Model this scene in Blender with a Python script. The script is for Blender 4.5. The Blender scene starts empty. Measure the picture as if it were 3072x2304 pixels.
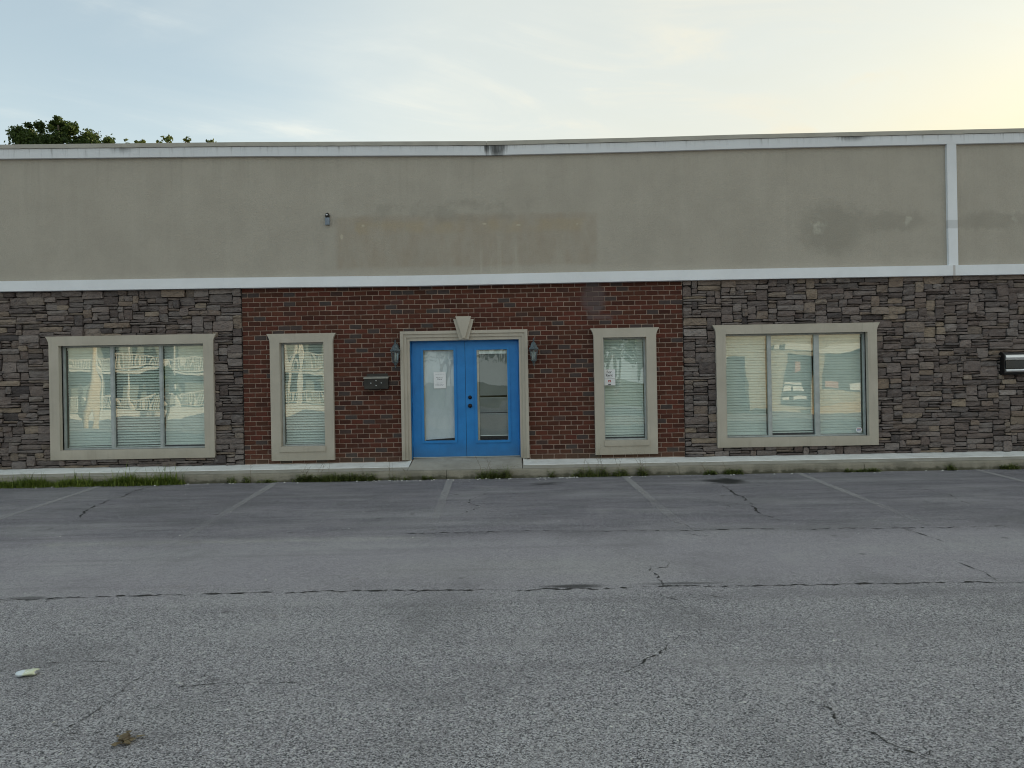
import bpy, bmesh, math, random
from mathutils import Vector, Matrix

random.seed(11)
S = bpy.context.scene
COL = S.collection
R = math.radians

# ------------------------------------------------------------------ camera
cam_d = bpy.data.cameras.new('camera')
cam = bpy.data.objects.new('camera', cam_d)
COL.objects.link(cam)
cam_d.sensor_width = 36.0
cam_d.lens = 25.99
cam_d.clip_end = 2000
cam.location = (0, -12.65, 1.5)
cam.rotation_euler = (math.pi / 2, 0.018, 0)
S.camera = cam

# ------------------------------------------------------------------ light
SUN_AZ, SUN_EL = R(58), R(12)          # to the right of straight ahead, behind the building
sdir = Vector((math.sin(SUN_AZ) * math.cos(SUN_EL), math.cos(SUN_AZ) * math.cos(SUN_EL), math.sin(SUN_EL)))


class NT:
    """tiny helper around a node tree"""
    def __init__(self, tree):
        self.t = tree
        tree.nodes.clear()

    def n(self, kind, ins=None, **props):
        nd = self.t.nodes.new(kind)
        for k, v in props.items():
            setattr(nd, k, v)
        for k, v in (ins or {}).items():
            s = nd.inputs[k]
            if isinstance(v, bpy.types.NodeSocket):
                self.t.links.new(v, s)
            else:
                s.default_value = v
        return nd

    def m(self, op, a, b=None, c=None, clamp=False):
        nd = self.t.nodes.new('ShaderNodeMath')
        nd.operation = op
        nd.use_clamp = clamp
        for i, v in enumerate((a, b, c)):
            if v is None:
                continue
            if isinstance(v, bpy.types.NodeSocket):
                self.t.links.new(v, nd.inputs[i])
            else:
                nd.inputs[i].default_value = v
        return nd.outputs[0]

    def ss(self, v, a, b, lo=0.0, hi=1.0):
        nd = self.t.nodes.new('ShaderNodeMapRange')
        nd.interpolation_type = 'SMOOTHSTEP'
        self.t.links.new(v, nd.inputs[0])
        for i, x in zip((1, 2, 3, 4), (a, b, lo, hi)):
            nd.inputs[i].default_value = x
        return nd.outputs[0]

    def noise(self, vec, scale, detail=3, rough=0.55, dist=0.0):
        nd = self.n('ShaderNodeTexNoise', {'Vector': vec, 'Scale': scale, 'Detail': detail, 'Roughness': rough, 'Distortion': dist})
        return nd.outputs['Fac']

    def vmul(self, vec, xyz):
        nd = self.n('ShaderNodeVectorMath', {0: vec, 1: xyz}, operation='MULTIPLY')
        return nd.outputs[0]

    def mix(self, f, a, b, mode='MIX'):
        nd = self.t.nodes.new('ShaderNodeMix')
        nd.data_type = 'RGBA'
        nd.blend_type = mode
        for s, v in ((nd.inputs[0], f), (nd.inputs[6], a), (nd.inputs[7], b)):
            if isinstance(v, bpy.types.NodeSocket):
                self.t.links.new(v, s)
            else:
                s.default_value = v if not isinstance(v, tuple) or len(v) == 4 else (*v, 1)
        return nd.outputs[2]

    def box(self, px, pz, x0, x1, z0, z1, e):
        """soft rectangle mask"""
        a = self.ss(px, x0 - e, x0 + e)
        b = self.ss(px, x1 - e, x1 + e, 1, 0)
        c = self.ss(pz, z0 - e, z0 + e)
        d = self.ss(pz, z1 - e, z1 + e, 1, 0)
        return self.m('MULTIPLY', self.m('MULTIPLY', a, b), self.m('MULTIPLY', c, d))

    def ell(self, px, pz, x, z, rx, rz, e0=0.6, e1=1.1):
        a = self.m('DIVIDE', self.m('SUBTRACT', px, x), rx)
        b = self.m('DIVIDE', self.m('SUBTRACT', pz, z), rz)
        r = self.m('SQRT', self.m('ADD', self.m('MULTIPLY', a, a), self.m('MULTIPLY', b, b)))
        return self.ss(r, e0, e1, 1, 0)


world = bpy.data.worlds.new('World')
S.world = world
world.use_nodes = True
w = NT(world.node_tree)
sky = w.n('ShaderNodeTexSky', sky_type='NISHITA', sun_disc=False, sun_elevation=SUN_EL, sun_rotation=SUN_AZ,
          altitude=200, air_density=1.0, dust_density=0.8, ozone_density=0.8)
tc = w.n('ShaderNodeTexCoord')
dirv = tc.outputs['Generated']
sep = w.n('ShaderNodeSeparateXYZ', {0: dirv})
zc = w.m('MAXIMUM', sep.outputs[2], 0.06)
cx = w.m('DIVIDE', sep.outputs[0], zc)
cy = w.m('DIVIDE', sep.outputs[1], zc)
cp = w.n('ShaderNodeCombineXYZ', {0: cx, 1: cy, 2: 0.0}).outputs[0]
# streaks of high thin cloud lie across a plane far above
rot = w.n('ShaderNodeVectorRotate', {'Vector': cp, 'Angle': R(62)}, rotation_type='Z_AXIS').outputs[0]
n1 = w.noise(w.vmul(rot, (0.8, 0.55, 1)), 1.0, 7, 0.58, 1.3)
n2 = w.noise(w.vmul(rot, (0.5, 0.35, 1)), 0.9, 3, 0.5)
dotn = w.n('ShaderNodeVectorMath', {0: dirv, 1: tuple(sdir)}, operation='DOT_PRODUCT').outputs['Value']
sidew = w.m('ADD', sep.outputs[0], w.m('MULTIPLY', w.m('SUBTRACT', n1, 0.5), 0.35))
side = w.ss(sidew, -0.50, -0.05)                              # the veil comes in from the sunny side
low = w.ss(sep.outputs[2], 0.12, 0.42, 0.45, 0.0)
n3 = w.noise(w.vmul(rot, (1.0, 0.5, 1)), 2.0, 7, 0.62, 0.9)
wisp = w.m('MULTIPLY', w.m('MULTIPLY', w.ss(n3, 0.47, 0.70), w.ss(n1, 0.40, 0.70)), 0.45)
cov = w.m('ADD', w.m('MULTIPLY', side, 0.62), w.m('ADD', low, wisp), clamp=True)
cov = w.m('MULTIPLY_ADD', cov, 0.62, 0.38, clamp=True)
lowb_ = w.m('MULTIPLY', w.ss(sep.outputs[2], 0.26, 0.44, 1, 0), w.ss(dotn, 0.74, 0.98))
glow = w.m('MAXIMUM', w.m('POWER', w.m('MAXIMUM', dotn, 0.0), 30.0), w.m('MULTIPLY', lowb_, 0.75))
warm = w.ss(dotn, 0.25, 0.95)
ccol = w.mix(warm, (0.510, 0.540, 0.508), (0.540, 0.512, 0.412))
ccol = w.mix(w.m('MULTIPLY', glow, 0.80), ccol, (0.70, 0.60, 0.345))
ccol = w.mix(w.m('MULTIPLY', w.ss(w.m('MULTIPLY', n1, n3), 0.15, 0.40), 0.16), ccol, (0.59, 0.605, 0.58))
skyc = w.mix(1.0, sky.outputs[0], (0.96, 1.07, 1.04), 'MULTIPLY')
bg_s = w.n('ShaderNodeBackground', {'Color': skyc, 'Strength': 0.14})
bg_c = w.n('ShaderNodeBackground', {'Color': ccol, 'Strength': 1.0})
mx = w.n('ShaderNodeMixShader', {0: cov, 1: bg_s.outputs[0], 2: bg_c.outputs[0]})
w.n('ShaderNodeOutputWorld', {0: mx.outputs[0]})

sun_d = bpy.data.lights.new('sun', 'SUN')
sun_d.energy = 5.0
sun_d.angle = R(0.6)
sun_d.color = (1.0, 0.80, 0.55)
sun = bpy.data.objects.new('sun', sun_d)
COL.objects.link(sun)
sun.rotation_euler = sdir.to_track_quat('Z', 'Y').to_euler()
sun.location = sdir * 60

S.render.engine = 'CYCLES'
S.view_settings.view_transform = 'Standard'
S.view_settings.look = 'None'
S.view_settings.gamma = 1.0
S.view_settings.exposure = 0.72
S.view_settings.use_curve_mapping = False
S.cycles.use_denoising = True
S.cycles.pixel_filter_type = 'BLACKMAN_HARRIS'
S.cycles.filter_width = 1.05
S.cycles.max_bounces = 8
S.cycles.transparent_max_bounces = 12
S.cycles.sample_clamp_indirect = 4.0

# ------------------------------------------------------------------ materials
MATS = {}


def newmat(name):
    m = bpy.data.materials.new(name)
    m.use_nodes = True
    MATS[name] = m
    nt = NT(m.node_tree)
    geo = nt.n('ShaderNodeNewGeometry')
    P = geo.outputs['Position']
    sp = nt.n('ShaderNodeSeparateXYZ', {0: P})
    return m, nt, P, sp.outputs[0], sp.outputs[1], sp.outputs[2]


def finish(nt, col, rough=0.8, bump=None, bstr=0.3, bdist=0.01, metal=0.0, spec=0.5, extra=None):
    ins = {'Base Color': col if isinstance(col, bpy.types.NodeSocket) else (*col, 1), 'Roughness': rough, 'Metallic': metal, 'Specular IOR Level': spec}
    if bump is not None:
        b = nt.n('ShaderNodeBump', {'Height': bump, 'Strength': bstr, 'Distance': bdist})
        ins['Normal'] = b.outputs[0]
    ins.update(extra or {})
    p = nt.n('ShaderNodeBsdfPrincipled', ins)
    nt.n('ShaderNodeOutputMaterial', {0: p.outputs[0]})
    return p


def simple(name, col, rough=0.6, metal=0.0, nscale=12.0, namt=0.12, bstr=0.0, spec=0.5, extra=None):
    m, nt, P, x, y, z = newmat(name)
    n = nt.noise(P, nscale, 4, 0.6)
    c = nt.mix(nt.ss(n, 0.3, 0.7), tuple(v * (1 - namt) for v in col), tuple(min(1, v * (1 + namt)) for v in col))
    finish(nt, c, rough, n if bstr else None, bstr, 0.01, metal, spec, extra)
    return m


# --- asphalt
m, nt, P, x, y, z = newmat('asphalt')
vor = nt.n('ShaderNodeTexVoronoi', {'Vector': P, 'Scale': 165.0, 'Randomness': 1.0})
rnd = nt.n('ShaderNodeSeparateXYZ', {0: vor.outputs['Color']}).outputs[0]
vor2 = nt.n('ShaderNodeTexVoronoi', {'Vector': P, 'Scale': 70.0, 'Randomness': 1.0})
rnd2 = nt.n('ShaderNodeSeparateXYZ', {0: vor2.outputs['Color']}).outputs[1]
fine = nt.noise(P, 210, 3, 0.7)
med = nt.noise(P, 7, 4, 0.6)
big = nt.noise(nt.vmul(P, (0.45, 1.6, 1)), 0.9, 4, 0.55)
smear = nt.noise(nt.vmul(P, (0.7, 3.2, 1)), 1.7, 4, 0.6, 0.4)
ywob = nt.m('ADD', y, nt.m('MULTIPLY', nt.m('SUBTRACT', nt.noise(P, 1.1, 5, 0.65), 0.5), 1.1))
near = nt.ss(ywob, -7.75, -6.95, 1, 0)           # coarse old surface on this side of the long joint
farz = nt.ss(ywob, -5.75, -4.75)                  # parking bays, sealed darker
base = nt.mix(near, (0.365, 0.346, 0.378), (0.330, 0.320, 0.338))
base = nt.mix(farz, base, (0.212, 0.196, 0.230))
base = nt.mix(nt.m('MULTIPLY', nt.ss(smear, 0.40, 0.66), nt.m('MULTIPLY', farz, 0.75)), base, (0.115, 0.113, 0.132))
base = nt.mix(nt.m('MULTIPLY', nt.ss(big, 0.45, 0.72), 0.55), base, (0.42, 0.415, 0.425))
base = nt.mix(nt.m('MULTIPLY', nt.ss(med, 0.5, 0.8), 0.25), base, (0.15, 0.152, 0.156))
xb = nt.m('ADD', x, nt.m('MULTIPLY', med, 0.5))
lightband = nt.m('MULTIPLY', nt.box(xb, nt.m('ADD', y, nt.m('MULTIPLY', nt.m('SUBTRACT', med, 0.5), 0.2)), -4.4, -0.6, -5.46, -5.27, 0.12), nt.ss(med, 0.25, 0.6))
base = nt.mix(nt.m('MULTIPLY', lightband, 0.55), base, (0.48, 0.475, 0.44))
lb2 = nt.box(xb, ywob, -0.9, 1.6, -6.95, -6.35, 0.30)
base = nt.mix(nt.m('MULTIPLY', lb2, 0.32), base, (0.42, 0.42, 0.39))
# grains: dark voids and pale chips, coarser on the near surface
chip = nt.m('MULTIPLY', nt.ss(rnd, 0.60, 0.88), nt.m('MULTIPLY_ADD', near, 0.45, 0.50))
dark = nt.m('MULTIPLY', nt.ss(rnd, 0.40, 0.10), nt.m('MULTIPLY_ADD', near, 0.50, 0.42))
base = nt.mix(dark, base, (0.036, 0.039, 0.042))
base = nt.mix(nt.m('MULTIPLY', chip, 0.9), base, (0.66, 0.66, 0.68))
chip2 = nt.m('MULTIPLY', nt.ss(rnd2, 0.975, 0.995), nt.m('MULTIPLY_ADD', near, 0.45, 0.15))
base = nt.mix(chip2, base, (0.75, 0.75, 0.73))
base = nt.mix(nt.m('MULTIPLY', nt.ss(fine, 0.35, 0.65), 0.35), base, (0.12, 0.122, 0.127))
# polished lanes, patches, drips
pat = nt.noise(P, 0.75, 5, 0.6, 0.4)
base = nt.mix(nt.ss(pat, 0.50, 0.72, 0, 0.38), base, (0.13, 0.13, 0.135))
base = nt.mix(nt.ss(pat, 0.46, 0.30, 0, 0.30), base, (0.42, 0.415, 0.42))
lane = nt.noise(nt.vmul(P, (0.12, 2.6, 1)), 1.0, 3, 0.55)
base = nt.mix(nt.ss(lane, 0.52, 0.70, 0, 0.28), base, (0.14, 0.138, 0.145))
dv = nt.n('ShaderNodeTexVoronoi', {'Vector': nt.vmul(P, (1, 1, 0)), 'Scale': 2.6, 'Randomness': 1.0})
dr = nt.n('ShaderNodeSeparateXYZ', {0: dv.outputs['Color']})
drip = nt.m('MULTIPLY', nt.ss(nt.m('ADD', dv.outputs['Distance'], nt.m('MULTIPLY', med, 0.10)), 0.10, 0.16, 1, 0), nt.ss(dr.outputs[0], 0.60, 0.70))
base = nt.mix(nt.m('MULTIPLY', drip, 0.5), base, (0.06, 0.06, 0.062))
rustm = nt.m('MULTIPLY', nt.ss(nt.noise(P, 2.1, 5, 0.7), 0.62, 0.75), 0.25)
base = nt.mix(rustm, base, (0.20, 0.17, 0.12))
# stains with a shape of their own
wob = nt.m('MULTIPLY', nt.m('SUBTRACT', nt.noise(P, 3.2, 4), 0.5), 0.5)
px_, py_ = nt.m('ADD', x, wob), nt.m('ADD', y, wob)
oil = nt.ell(px_, py_, 3.12, -1.68, 0.36, 0.36, 0.45, 1.15)
oil2 = nt.m('MULTIPLY', nt.ell(px_, py_, 0.46, -1.62, 0.30, 0.22, 0.1, 1.2), 0.7)
damp = nt.m('MULTIPLY', nt.ell(px_, nt.m('ADD', y, nt.m('MULTIPLY', wob, 0.25)), 0.42, -7.2, 0.30, 0.075, 0.3, 1.1), 0.85)
damp2 = nt.m('MULTIPLY', nt.ell(px_, nt.m('ADD', y, nt.m('MULTIPLY', wob, 0.2)), 1.25, -7.17, 0.4, 0.05, 0.3, 1.1), 0.55)
damp3 = nt.m('MULTIPLY', nt.ell(px_, nt.m('ADD', y, nt.m('MULTIPLY', wob, 0.2)), -3.55, -7.25, 0.25, 0.05, 0.3, 1.1), 0.6)
spots = nt.m('MAXIMUM', nt.m('MAXIMUM', oil, oil2), nt.m('MAXIMUM', damp, nt.m('MAXIMUM', damp2, damp3)))
base = nt.mix(nt.m('MULTIPLY', spots, 0.92), base, (0.012, 0.013, 0.012))
hgt = nt.m('ADD', nt.m('MULTIPLY', vor.outputs['Distance'], -1.0), nt.m('MULTIPLY', fine, 0.6))
finish(nt, base, 0.88, hgt, 0.8, 0.008, spec=0.35)

# --- faded parking paint
m, nt, P, x, y, z = newmat('faded_paint')
wear = nt.noise(P, 26, 5, 0.75)
wear2 = nt.noise(P, 1.3, 3, 0.5)
fade = nt.ss(y, -4.9, -1.0, 0.02, 0.32)
msk = nt.ss(nt.m('ADD', wear, nt.m('ADD', fade, nt.m('MULTIPLY', nt.m('SUBTRACT', wear2, 0.5), 0.3))), 0.36, 0.84)
def worn(nt, col, mask, bump):
    bp = nt.n('ShaderNodeBump', {'Height': bump, 'Strength': 0.4, 'Distance': 0.004})
    p = nt.n('ShaderNodeBsdfPrincipled', {'Base Color': col, 'Roughness': 0.9, 'Specular IOR Level': 0.25, 'Normal': bp.outputs[0]})
    t = nt.n('ShaderNodeBsdfTransparent')
    mxs = nt.n('ShaderNodeMixShader', {0: mask, 1: t.outputs[0], 2: p.outputs[0]})
    nt.n('ShaderNodeOutputMaterial', {0: mxs.outputs[0]})


worn(nt, (0.42, 0.415, 0.42, 1), nt.m('MULTIPLY', msk, 0.58), wear)

# --- crack filler (old dirt in the open joint)
m, nt, P, x, y, z = newmat('crack_dirt')
g1 = nt.noise(P, 55, 4, 0.7)
g2 = nt.noise(P, 2.6, 4, 0.6)
worn(nt, (0.030, 0.030, 0.028, 1), nt.ss(nt.m('ADD', nt.m('MULTIPLY', g1, 0.7), nt.m('MULTIPLY', g2, 0.8)), 0.52, 0.86), g1)

# --- concrete
m, nt, P, x, y, z = newmat('concrete')
n = nt.noise(P, 3.0, 6, 0.65)
f = nt.noise(P, 60, 3, 0.6)
st = nt.noise(nt.vmul(P, (1, 1, 0.4)), 5.5, 5, 0.65)
c = nt.mix(nt.ss(n, 0.3, 0.7), (0.30, 0.285, 0.245), (0.40, 0.382, 0.335))
c = nt.mix(nt.m('MULTIPLY', nt.ss(st, 0.55, 0.75), 0.35), c, (0.12, 0.11, 0.09))
c = nt.mix(nt.m('MULTIPLY', nt.ss(f, 0.5, 0.8), 0.3), c, (0.16, 0.15, 0.13))
finish(nt, c, 0.9, f, 0.3, 0.004, spec=0.3)

m, nt, P, x, y, z = newmat('kerb_concrete')
n = nt.noise(P, 3.0, 6, 0.65)
st = nt.noise(nt.vmul(P, (1, 1, 1.8)), 6.0, 6, 0.7)
f = nt.noise(P, 70, 3, 0.6)
c = nt.mix(nt.ss(n, 0.3, 0.7), (0.20, 0.187, 0.15), (0.30, 0.278, 0.225))
edge = nt.ss(nt.m('ADD', z, nt.m('MULTIPLY', nt.m('SUBTRACT', st, 0.5), 0.22)), 0.01, 0.075, 1, 0)
c = nt.mix(nt.m('MULTIPLY', edge, 0.8), c, (0.045, 0.046, 0.026))          # moss and splashed dirt growing up from the gutter
c = nt.mix(nt.m('MULTIPLY', nt.ss(f, 0.5, 0.75), 0.4), c, (0.11, 0.10, 0.08))
finish(nt, c, 0.92, f, 0.4, 0.005, spec=0.25)

m, nt, P, x, y, z = newmat('white_ledge_paint')
n = nt.noise(P, 4.0, 6, 0.7)
n2 = nt.noise(P, 45, 3, 0.6)
c = nt.mix(nt.ss(n, 0.35, 0.75), (0.78, 0.80, 0.79), (0.62, 0.63, 0.61))
c = nt.mix(nt.m('MULTIPLY', nt.ss(n2, 0.62, 0.75), 0.5), c, (0.25, 0.24, 0.2))
finish(nt, c, 0.75, n2, 0.25, 0.003)

# --- stucco wall of the parapet with the ghost of an old sign and damp patches
m, nt, P, x, y, z = newmat('stucco')
fine = nt.noise(P, 75, 4, 0.7)
mid = nt.noise(P, 1.6, 5, 0.6)
streak = nt.noise(nt.vmul(P, (5.5, 1, 0.35)), 1.0, 4, 0.6)
c = nt.mix(nt.ss(mid, 0.3, 0.7), (0.398, 0.368, 0.318), (0.436, 0.404, 0.350))
c = nt.mix(nt.m('MULTIPLY', nt.ss(streak, 0.45, 0.75), 0.15), c, (0.52, 0.50, 0.44))
wob = nt.m('MULTIPLY', nt.m('SUBTRACT', nt.noise(P, 2.2, 5, 0.6), 0.5), 0.5)
wx, wz = nt.m('ADD', x, nt.m('MULTIPLY', wob, 0.35)), nt.m('ADD', z, wob)
g1 = nt.m('MULTIPLY', nt.box(nt.m('ADD', x, nt.m('MULTIPLY', wob, 0.06)), nt.m('ADD', z, nt.m('MULTIPLY', wob, 0.25)), -2.95, 1.5, 3.52, 4.40, 0.05), nt.ss(nt.noise(nt.vmul(P, (3.0, 1, 1.2)), 1.4, 5, 0.65), 0.25, 0.75, 0.25, 1.0))
c = nt.mix(nt.m('MULTIPLY', g1, 0.70), c, (0.345, 0.288, 0.222))
g1b = nt.m('MULTIPLY', nt.box(nt.m('ADD', x, wob), nt.m('ADD', z, nt.m('MULTIPLY', wob, 0.15)), -2.6, 1.3, 4.10, 4.30, 0.05), nt.ss(nt.noise(P, 2.4, 4), 0.35, 0.65))
c = nt.mix(nt.m('MULTIPLY', g1b, 0.50), c, (0.42, 0.345, 0.23))
g2 = nt.m('MULTIPLY', nt.box(wx, wz, -2.3, 0.35, 4.30, 4.62, 0.07), nt.ss(nt.noise(P, 3.1, 4), 0.4, 0.6))
c = nt.mix(nt.m('MULTIPLY', g2, 0.45), c, (0.29, 0.275, 0.235))
rag = nt.m('MULTIPLY', nt.m('SUBTRACT', nt.noise(P, 5.5, 4, 0.65), 0.5), 0.35)
rx, rz = nt.m('ADD', x, rag), nt.m('ADD', z, rag)
d1 = nt.ell(rx, rz, 5.5, 4.05, 0.62, 0.48, 0.55, 1.15)
d2 = nt.m('MULTIPLY', nt.ell(rx, rz, 6.55, 4.15, 0.75, 0.20, 0.4, 1.2), 0.8)
d3 = nt.m('MULTIPLY', nt.ell(rx, rz, 8.25, 4.15, 0.75, 0.17, 0.4, 1.2), 0.8)
d4 = nt.ell(rx, rz, 9.4, 4.2, 0.45, 0.40, 0.5, 1.1)
dd = nt.m('MAXIMUM', nt.m('MAXIMUM', d1, d2), nt.m('MAXIMUM', d3, d4))
c = nt.mix(nt.m('MULTIPLY', dd, 0.50), c, (0.255, 0.242, 0.205))
l1 = nt.m('MULTIPLY', nt.ell(rx, rz, 5.26, 4.12, 0.17, 0.22, 0.2, 1.1), nt.ss(nt.noise(P, 11, 3), 0.38, 0.65))
l2 = nt.ell(rx, rz, 6.80, 4.19, 0.07, 0.08, 0.3, 1.2)
l3 = nt.m('MULTIPLY', nt.ell(rx, rz, 8.62, 4.18, 0.12, 0.2, 0.2, 1.1), nt.ss(nt.noise(P, 9, 3), 0.38, 0.65))
ll = nt.m('MAXIMUM', l1, nt.m('MAXIMUM', nt.m('MULTIPLY', l2, 0.8), l3))
c = nt.mix(nt.m('MULTIPLY', ll, 0.7), c, (0.54, 0.52, 0.45))
drip = nt.m('MULTIPLY', nt.box(nt.m('ADD', x, nt.m('MULTIPLY', wob, 0.2)), z, -0.62, 0.52, 3.38, 3.95, 0.10), nt.ss(streak, 0.5, 0.7))
c = nt.mix(nt.m('MULTIPLY', drip, 0.4), c, (0.53, 0.51, 0.45))
pm = nt.m('MAXIMUM', nt.m('MAXIMUM', nt.ell(x, z, -2.49, 4.245, 0.028, 0.022), nt.ell(x, z, 0.16, 4.21, 0.045, 0.02)), nt.m('MAXIMUM', nt.ell(x, z, -0.42, 4.24, 0.04, 0.018), nt.m('MAXIMUM', nt.ell(x, z, -2.86, 4.06, 0.03, 0.05), nt.ell(x, z, 1.16, 4.21, 0.018, 0.018))))
c = nt.mix(nt.m('MULTIPLY', pm, 0.45), c, (0.64, 0.59, 0.46))
run = nt.noise(nt.vmul(P, (7.0, 1, 0.22)), 1.3, 5, 0.7)
c = nt.mix(nt.m('MULTIPLY', nt.m('MULTIPLY', nt.ss(run, 0.5, 0.75), nt.ss(z, 4.3, 5.5)), 0.30), c, (0.26, 0.245, 0.205))
c = nt.mix(nt.m('MULTIPLY', nt.ss(fine, 0.42, 0.68), 0.38), c, (0.29, 0.272, 0.225))
finish(nt, c, 0.93, fine, 0.7, 0.010, spec=0.2)

# --- painted trim bands, white gone blue-grey with grime at the seams
m, nt, P, x, y, z = newmat('white_band_paint')
fine = nt.noise(P, 70, 4, 0.7)
n = nt.noise(P, 2.0, 5, 0.6)
stre = nt.noise(nt.vmul(P, (9, 1, 0.9)), 1.0, 5, 0.7)
c = nt.mix(nt.ss(n, 0.3, 0.75), (0.80, 0.83, 0.87), (0.74, 0.765, 0.80))
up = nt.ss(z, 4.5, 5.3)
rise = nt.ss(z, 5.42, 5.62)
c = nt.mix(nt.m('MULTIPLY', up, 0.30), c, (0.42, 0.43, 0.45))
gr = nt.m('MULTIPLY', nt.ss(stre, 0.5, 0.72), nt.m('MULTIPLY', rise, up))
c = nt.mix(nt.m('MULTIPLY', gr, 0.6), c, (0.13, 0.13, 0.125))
jx = nt.m('ADD', x, nt.m('MULTIPLY', nt.m('SUBTRACT', stre, 0.5), 0.5))
s1 = nt.m('MULTIPLY', nt.ell(jx, z, -0.20, 5.58, 0.26, 0.30, 0.45, 1.0), up)
s2 = nt.m('MULTIPLY', nt.ell(jx, z, 5.85, 5.63, 0.36, 0.15, 0.2, 1.0), up)
s3 = nt.m('MULTIPLY', nt.ell(jx, z, -6.55, 5.65, 0.30, 0.16, 0.1, 1.0), nt.m('MULTIPLY', up, 0.7))
ss_ = nt.m('MAXIMUM', s1, nt.m('MAXIMUM', s2, s3))
c = nt.mix(nt.m('MULTIPLY', ss_, nt.ss(stre, 0.2, 0.6, 0.45, 0.92)), c, (0.045, 0.047, 0.045))
patch = nt.box(x, nt.m('ADD', z, nt.m('MULTIPLY', x, 0.02)), 7.3, 7.7, 4.16, 4.30, 0.012)
c = nt.mix(nt.m('MULTIPLY', patch, 0.4), c, (0.34, 0.345, 0.34))
rust = nt.m('MULTIPLY', nt.box(x, z, 7.50, 7.54, 3.2, 3.38, 0.01), 0.5)
c = nt.mix(rust, c, (0.30, 0.24, 0.19))
lows = nt.m('MULTIPLY', nt.m('MULTIPLY', nt.ss(stre, 0.56, 0.75), nt.ss(z, 3.28, 3.40)), nt.ss(z, 3.5, 3.42))
c = nt.mix(nt.m('MULTIPLY', lows, 0.22), c, (0.2, 0.2, 0.2))
finish(nt, c, 0.8, fine, 0.35, 0.005, spec=0.3)

m, nt, P, x, y, z = newmat('trim_stucco')
fine = nt.noise(P, 90, 4, 0.7)
n = nt.noise(P, 2.5, 5, 0.6)
c = nt.mix(nt.ss(n, 0.3, 0.7), (0.45, 0.415, 0.352), (0.50, 0.462, 0.395))
c = nt.mix(nt.m('MULTIPLY', nt.ss(fine, 0.45, 0.7), 0.18), c, (0.38, 0.36, 0.31))
stk_ = nt.noise(nt.vmul(P, (14, 14, 0.8)), 1.0, 5, 0.7)
c = nt.mix(nt.m('MULTIPLY', nt.ss(stk_, 0.52, 0.75), 0.28), c, (0.27, 0.245, 0.20))
dirt = nt.m('MULTIPLY', nt.ss(nt.m('ADD', z, nt.m('MULTIPLY', n, 0.2)), 0.34, 0.70, 1, 0), 0.42)
c = nt.mix(dirt, c, (0.24, 0.215, 0.165))
finish(nt, c, 0.9, fine, 0.35, 0.004, spec=0.25)

m, nt, P, x, y, z = newmat('coping_metal')
n = nt.noise(P, 3, 5, 0.6)
c = nt.mix(nt.ss(n, 0.3, 0.7), (0.34, 0.325, 0.285), (0.40, 0.385, 0.34))
finish(nt, c, 0.55, n, 0.1, 0.01)

# --- masonry
m, nt, P, x, y, z = newmat('brick')
at = nt.n('ShaderNodeAttribute', attribute_name='tone')
a = nt.n('ShaderNodeSeparateColor', {0: at.outputs['Color']})
fine = nt.noise(P, 90, 4, 0.7)
mid = nt.noise(P, 18, 4, 0.65)
c = nt.mix(a.outputs[0], (0.050, 0.019, 0.014), (0.120, 0.036, 0.025))
c = nt.mix(nt.m('MULTIPLY', a.outputs[2], 0.45), c, (0.105, 0.046, 0.026))
c = nt.mix(nt.ss(a.outputs[1], 0.86, 0.92, 0, 0.85), c, (0.062, 0.056, 0.055))
c = nt.mix(nt.m('MULTIPLY', nt.ss(mid, 0.45, 0.75), 0.35), c, (0.035, 0.018, 0.016))
c = nt.mix(nt.m('MULTIPLY', nt.ss(fine, 0.55, 0.75), 0.25), c, (0.15, 0.075, 0.06))
efx = nt.m('ADD', x, nt.m('MULTIPLY', nt.m('SUBTRACT', mid, 0.5), 0.18))
eff = nt.m('MAXIMUM', nt.ell(efx, z, 1.42, 2.95, 0.24, 0.34, 0.6, 1.05), nt.box(efx, z, 1.3, 1.72, 2.58, 2.66, 0.03))
c = nt.mix(nt.m('MULTIPLY', eff, 0.50), c, (0.145, 0.125, 0.13))
basedirt = nt.m('MULTIPLY', nt.ss(nt.m('ADD', z, nt.m('MULTIPLY', mid, 0.25)), 0.30, 0.55, 1, 0), 0.45)
c = nt.mix(basedirt, c, (0.10, 0.085, 0.06))
finish(nt, c, 0.9, nt.m('ADD', fine, mid), 0.5, 0.006, spec=0.25)

m, nt, P, x, y, z = newmat('mortar')
fine = nt.noise(P, 80, 4, 0.7)
mid = nt.noise(P, 5, 4, 0.6)
c = nt.mix(nt.ss(mid, 0.3, 0.7), (0.33, 0.242, 0.198), (0.43, 0.330, 0.275))
c = nt.mix(nt.m('MULTIPLY', nt.ell(nt.m('ADD', x, nt.m('MULTIPLY', mid, 0.1)), z, 1.45, 2.95, 0.24, 0.34, 0.6, 1.05), 0.6), c, (0.15, 0.13, 0.13))
c = nt.mix(nt.m('MULTIPLY', nt.ss(fine, 0.5, 0.75), 0.4), c, (0.24, 0.18, 0.145))
finish(nt, c, 0.95, fine, 0.5, 0.005, spec=0.2)

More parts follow.
